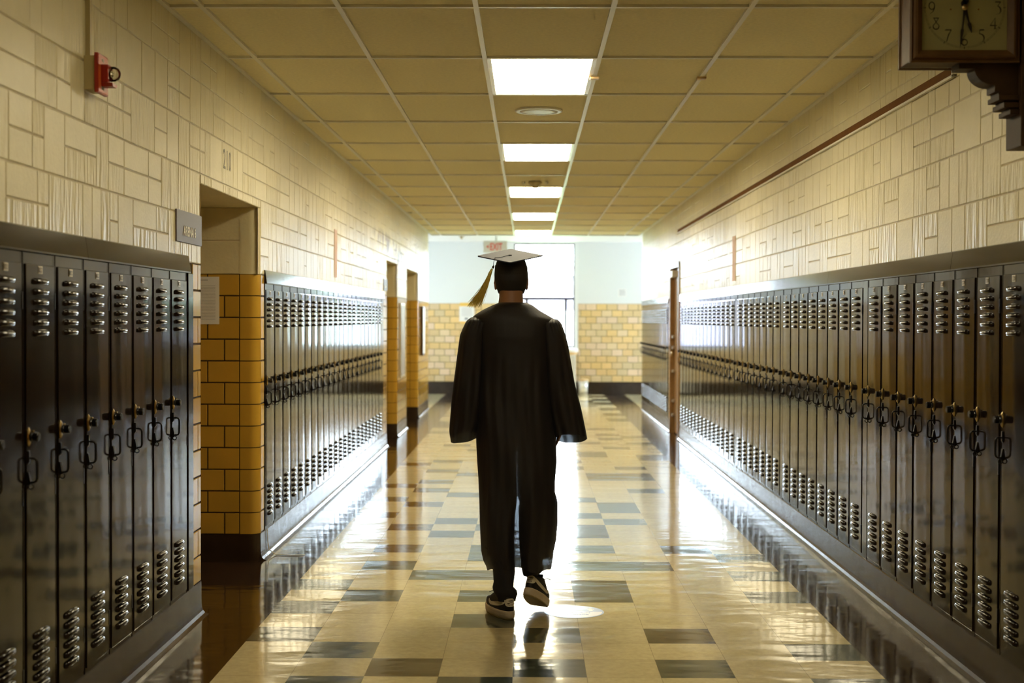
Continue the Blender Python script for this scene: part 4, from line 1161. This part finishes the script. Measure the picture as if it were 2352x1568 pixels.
    lip = [[(x*.0+(-.077+(x+.077)*.93), 7.0+(y-7.0)*.93, z-.004) for x, y, z in rings[0]]]
    g.loft(lip+rings, M['gown'], closed=False)
    # sleeves: z, x outer, x inner, cy, ry
    SLV = {'L': [(1.474, -.285, -.215, 6.99, .060), (1.468, -.298, -.195, 6.99, .088), (1.450, -.312, -.190, 6.99, .104), (1.42, -.326, -.195, 6.99, .108), (1.384, -.3405, -.205, 6.99, .110), (1.21, -.363, -.215, 7.0, .098), (1.058, -.3830, -.215, 7.01, .108), (.95, -.392, -.225, 7.02, .118), (.906, -.3945, -.245, 7.02, .122), (.856, -.386, -.256, 7.02, .122)],
           'R': [(1.466, .145, .075, 6.99, .060), (1.458, .156, .055, 6.99, .088), (1.440, .167, .050, 6.99, .104), (1.40, .181, .055, 6.99, .108), (1.342, .198, .060, 6.99, .110), (1.147, .2330, .070, 7.0, .100), (1.016, .266, .085, 7.01, .110), (.908, .288, .118, 7.02, .120), (.836, .3005, .150, 7.02, .124)]}
    for sd, tab in SLV.items():
        rings = []; m_ = 64; nz2 = 44; zt = tab[0][0]; zb = .868
        for i in range(nz2+1):
            u = i/nz2; base = zt-(zt-zb)*(u**1.0); ring = []
            for k in range(m_):
                th = 2*PI*k/m_; c_, s_ = math.cos(th), math.sin(th); w_ = max(0, (u-.7)/.3)
                if sd == 'R': hem = .031*(-s_)+.002*c_
                else: hem = .014*(-c_)*-1*0+(-.010 if s_ < 0 else .02)*abs(s_)+.012*c_
                z = base+hem*w_
                xo, xi, cy, ry = interp(tab, z); cx, rx = (xo+xi)/2, abs(xo-xi)/2
                dd = c_
                fold = (.006*math.sin(5*th+z*9)+.004*math.sin(11*th-6*z))*min(1, u*2)
                puff = .010*math.sin(th*16)*max(0, 1-u*7)*min(1, u*30)
                ring.append((cx+(rx)*sgn(c_, .85)+fold*.15*c_, cy+(ry+fold+puff)*sgn(s_, .85), z))
            rings.append(ring)
        cz = sum(p[2] for p in rings[0])/m_; cx = sum(p[0] for p in rings[0])/m_
        rings.insert(0, [(cx+(p[0]-cx)*.3, 6.99+(p[1]-6.99)*.3, cz+.003) for p in rings[0]])
        g.loft(rings, M['gown'], cap0=True)
    gown = child(g, 'gown', body, True)
    # --- trousers: bunched joggers with soft cuffs
    def leg(tab, seed):
        b = MB(); rings = []; rn = random.Random(seed)
        for (x, y, z, r) in tab:
            ring = []
            for k in range(28):
                a = 2*PI*k/28; rr = r*(1+.05*math.sin(3*a+z*30)+.03*math.sin(5*a-z*55))
                ring.append((x+rr*math.cos(a), y+rr*1.05*math.sin(a), z))
            rings.append(ring)
        b.loft(rings, M['trouser'], cap0=False, cap1=False); return b
    b = leg([(-.085, 7.0, 1.0, .112), (-.12, 7.0, .90, .105), (-.150, 7.0, .80, .082), (-.154, 6.99, .66, .080), (-.153, 6.975, .55, .078), (-.150, 6.95, .44, .078), (-.143, 6.92, .34, .070), (-.124, 6.90, .27, .058), (-.1175, 6.89, .22, .0530), (-.1160, 6.885, .175, .0495), (-.1180, 6.88, .150, .0510), (-.108, 6.88, .132, .0585), (-.104, 6.88, .115, .0550), (-.104, 6.88, .100, .047), (-.105, 6.88, .085, .044)], 1)
    child(b, 'trouser_leg', body, True)
    b = leg([(-.070, 7.0, 1.001, .110), (-.02, 7.0, .90, .105), (.034, 7.03, .80, .084), (.046, 7.06, .66, .084), (.052, 7.085, .55, .086), (.048, 7.05, .44, .084), (.040, 7.00, .34, .076), (.021, 6.945, .285, .056), (.018, 6.93, .255, .050), (.024, 6.925, .232, .0540), (.020, 6.92, .216, .0460), (.014, 6.925, .200, .0370)], 2)
    child(b, 'trouser_leg', body, True)

    # --- shoes
    def shoe(Mx, flip, nm):
        """local frame: y heel->toe, z up, x to the outside of the foot for flip=1"""
        def outline(th, k=1.0, y0=0, y1=.292, top=0):
            c_, s_ = math.cos(th), math.sin(th)
            yc, L = (y0+y1)/2, (y1-y0)/2
            y = yc+L*sgn(s_, .80)
            f = (y)/.292
            w = .0375+.0135*math.sin(min(1, max(0, (f-.10)/.9))*PI*.62)**1.0
            bend = .010*max(0, f-.35)*-1
            return Vector((flip*(w*k*sgn(c_, .72)+bend), y, 0))
        root = None
        n_ = 56
        def rings(levels):
            out = []
            for z, k, y0, y1, dz in levels:
                r = []
                for i in range(n_):
                    th = 2*PI*i/n_; p = outline(th, k, y0, y1); f = p.y/.292
                    p.z = z+dz(f); r.append(Mx @ p)
                out.append(r)
            return out
        spring = lambda f: .012*max(0, f-.72)**2*12
        u = MB()
        flat = lambda f: spring(f)
        lv = [(.030, .93, .006, .286, flat), (.045, .97, .003, .287, flat), (.056, .96, .004, .280, flat),
              (.066, .90, .006, .262, lambda f: spring(f)*.5), (.076, .83, .008, .236, lambda f: -.002*f), (.085, .82, .008, .205, lambda f: .004*f), (.092, .80, .009, .172, lambda f: .016*f), (.097, .77, .010, .150, lambda f: .03*f), (.090, .55, .022, .138, lambda f: .03*f), (.070, .50, .03, .128, lambda f: 0)]
        u.loft(rings(lv), M['shoeblack'], cap1=True)
        upper = u.build('shoe', body); fix_normals(upper, True)
        m_ = MB()
        lv2 = [(.0035, .97, .004, .289, lambda f: spring(f)), (.008, 1.03, .000, .293, flat), (.020, 1.05, -.002, .295, flat), (.023, 1.035, -.001, .294, flat), (.026, 1.05, -.002, .295, flat), (.034, 1.03, .0, .293, flat), (.0375, .98, .003, .289, flat), (.037, .90, .010, .28, flat)]
        m_.loft(rings(lv2), M['midsole'], cap0=True, cap1=True); fix_normals(m_.build('midsole', upper), True)
        o_ = MB(); lv3 = [(.0, .88, .012, .280, lambda f: spring(f)), (.0, .97, .005, .287, lambda f: spring(f)), (.0045, .985, .004, .289, lambda f: spring(f))]
        o_.loft(rings(lv3), M['gum'], cap0=True, cap1=True); fix_normals(o_.build('outsole', upper), True)
        # surface lookup on the upper
        def surf(th, z, off=.0012):
            for a, c in zip(lv[:-3], lv[1:-2]):
                if a[0] <= z <= c[0]:
                    t = (z-a[0])/(c[0]-a[0]); k = a[1]+(c[1]-a[1])*t; y0 = a[2]+(c[2]-a[2])*t; y1 = a[3]+(c[3]-a[3])*t
                    p = outline(th, k, y0, y1); f = p.y/.292; p.z = z+a[4](f)+(c[4](f)-a[4](f))*t
                    q = outline(th, k*1.02+.0, y0-.0005, y1+.0005); dirv = Vector((p.x, p.y-.14 if p.y > .2 else min(0, p.y-.05)*1.0, 0))
                    nrm = Vector((math.cos(th)*flip*1.0, math.sin(th)*1.0, .15)).normalized()
                    p += nrm*off; return p
            return outline(th, .9)+Vector((0, 0, z))
        back = -PI/2
        # heel tab: rounded patch around the heel, then the curved stripe forward on each side
        t = MB(); cols = []
        for i in range(17):
            a = -1.0+2*i/16; th = back+a*.62
            e = math.sqrt(max(0, 1-abs(a)**2.6)); zm = .0755; col = []
            for j in range(7):
                v = -1+2*j/6; z = zm+v*.0185*e*(1 if v < 0 else .95); col.append(Mx @ surf(th, z, .0022))
            cols.append(col)
        t.loft(cols, M['shoewhite'], closed=False)
        for s in (-1, 1):
            pts = []
            for i in range(15):
                f = i/14; th = back+s*(.50+f*1.42); z = .082-.0335*f**.85; w_ = .0045+.0065*math.sin(PI*f**.75)
                if f > .80: z += (f-.80)*.10; w_ *= 1-.55*(f-.8)/.2
                pts.append([Mx @ surf(th, max(.0405, z-w_), .0026), Mx @ surf(th, z, .0030), Mx @ surf(th, min(.0915, z+w_), .0026)])
            t.loft(pts, M['shoewhite'], closed=False)
        fix_normals(t.build('stripe', upper), True)
        # small marks on the heel tab
        yb = surf(back, .078, 0).y
        base = Mx @ Matrix.Translation((0, yb-.0042, 0))
        def lay(me):   # wrap the flat mark around the heel
            for v in me.vertices:
                x = v.co.x; z = v.co.y
                th = back+flip*x/.040; p = surf(th, min(.0915, max(.045, .076+z)), .0036+v.co.z); v.co = Mx @ p
            return me
        me = text_mesh('NIKE', .0085, M['black'], .0001, bold=.0003, align='CENTER', sx=.95)
        for v in me.vertices: v.co.y += .0040; v.co.x += v.co.y*.25
        lm = bpy.data.objects.new('lettering', lay(me)); COL.objects.link(lm); lm.parent = upper
        me = text_mesh('AIR', .0062, M['black'], .0001, bold=.0002, align='CENTER', space=1.5)
        for v in me.vertices: v.co.y -= .0125
        lm = bpy.data.objects.new('lettering', lay(me)); COL.objects.link(lm); lm.parent = upper
        sw = MB(); P = []
        for i in range(13):
            f = i/12
            P.append((-.0135+.0285*f, -.0035-.0022*math.sin(PI*min(1, f*2.2))*(1 if f < .45 else 0)+.0085*max(0, f-.12)**1.1, .0001+.0042*math.sin(PI*f**.45)*(1-f)**.5))
        vs = []
        for x, z, w_ in P: vs += [(x, z+w_/2, .0001), (x, z-w_/2, .0001)]
        sw.add(vs, [(2*i, 2*i+1, 2*i+3, 2*i+2) for i in range(12)], M['black'])
        o2 = sw.build('emblem', upper); lay(o2.data)
        # laces
        l = MB()
        for s in (-1, 1):
            a = Mx @ Vector((s*.022, .135, .104)); l.tube([a, a+(Mx.to_3x3() @ Vector((s*.02, -.005, .010))), a+(Mx.to_3x3() @ Vector((s*.040, -.010, .004)))], .0016, M['shoeblack'], 6)
        for j in range(4):
            p0 = Mx @ Vector((-.021, .150+j*.020, .100-j*.008)); p1 = Mx @ Vector((.021, .150+j*.020, .100-j*.008)); l.tube([p0, (p0+p1)/2+Vector((0, 0, .004)), p1], .0022, M['shoeblack'], 6)
        tg = [[Mx @ Vector((x, y, z)) for x in (-.024, -.012, 0, .012, .024)] for y, z in ((.150, .090), (.125, .105), (.112, .125), (.108, .125), (.118, .100))]
        l.loft(tg, M['shoeblack'], closed=False)
        l.build('laces', upper)
    Rz = lambda a: Matrix.Rotation(R(a), 4, 'Z'); Rx = lambda a: Matrix.Rotation(R(a), 4, 'X'); Ry = lambda a: Matrix.Rotation(R(a), 4, 'Y')
    shoe(Matrix.Translation((-.0810, 6.822, .0005)) @ Rz(22) @ Matrix.Diagonal((1.06, 1, 1.1, 1)), -1, 'left')
    shoe(Matrix.Translation((-.004, 6.835, .119)) @ Rz(-18) @ Rx(-24) @ Ry(4) @ Matrix.Diagonal((1.04, 1, 1.08, 1)), 1, 'right')
person()


# ------------------------------------------------------------------ light
w = bpy.data.worlds.new('World'); SC.world = w; w.use_nodes = True
bg = w.node_tree.nodes['Background']; bg.inputs[0].default_value = (.74, .87, 1.0, 1); bg.inputs[1].default_value = 72
sun = bpy.data.lights.new('sun', 'SUN'); sun.energy = 22; sun.angle = R(1.2); sun.color = (1, .93, .82)
so = bpy.data.objects.new('sun', sun); COL.objects.link(so)
d = Vector((-math.cos(R(20))*math.cos(R(3)), -math.cos(R(20))*math.sin(R(3)), -math.sin(R(20))))
so.rotation_euler = d.to_track_quat('-Z', 'Y').to_euler(); so.location = (20, 20, 12)
def portal(loc, rot, sx, sy):
    l = bpy.data.lights.new('window_portal', 'AREA'); l.shape = 'RECTANGLE'; l.size = sx; l.size_y = sy; l.cycles.is_portal = True
    o = bpy.data.objects.new('window_portal', l); COL.objects.link(o); o.location = loc; o.rotation_euler = rot
portal((.31, YE+.26, 1.92), (R(-90), 0, 0), 1.18, 2.0)
portal((-4.62, 25.775, 1.81), (0, R(-90), 0), .42, 2.75)
portal((5.33, 26.42, 1.725), (0, R(90), 0), .95, 1.45)

# ------------------------------------------------------------------ camera
cam = bpy.data.cameras.new('camera'); cam.sensor_width = 36; cam.lens = 3225.96/2352*36; cam.clip_end = 500; cam.clip_start = .05
cam.dof.use_dof = True; cam.dof.focus_distance = 7.0; cam.dof.aperture_fstop = 2.8
co = bpy.data.objects.new('camera', cam); COL.objects.link(co)
co.matrix_world = Matrix.Translation((0, 0, 1.46813)) @ Matrix.Rotation(.0116, 4, 'Z') @ Matrix.Rotation(PI/2-.01627, 4, 'X') @ Matrix.Rotation(.00255, 4, 'Z')
SC.camera = co
SC.view_settings.view_transform = 'Standard'; SC.view_settings.look = 'None'; SC.view_settings.exposure = .12; SC.view_settings.gamma = 1
SC.view_settings.use_curve_mapping = False
SC.cycles.use_denoising = True; SC.cycles.use_adaptive_sampling = True; SC.cycles.adaptive_threshold = .15; SC.cycles.adaptive_min_samples = 16
SC.cycles.max_bounces = 8; SC.cycles.diffuse_bounces = 4; SC.cycles.glossy_bounces = 5; SC.cycles.transparent_max_bounces = 12
SC.cycles.caustics_reflective = True; SC.cycles.sample_clamp_indirect = 8
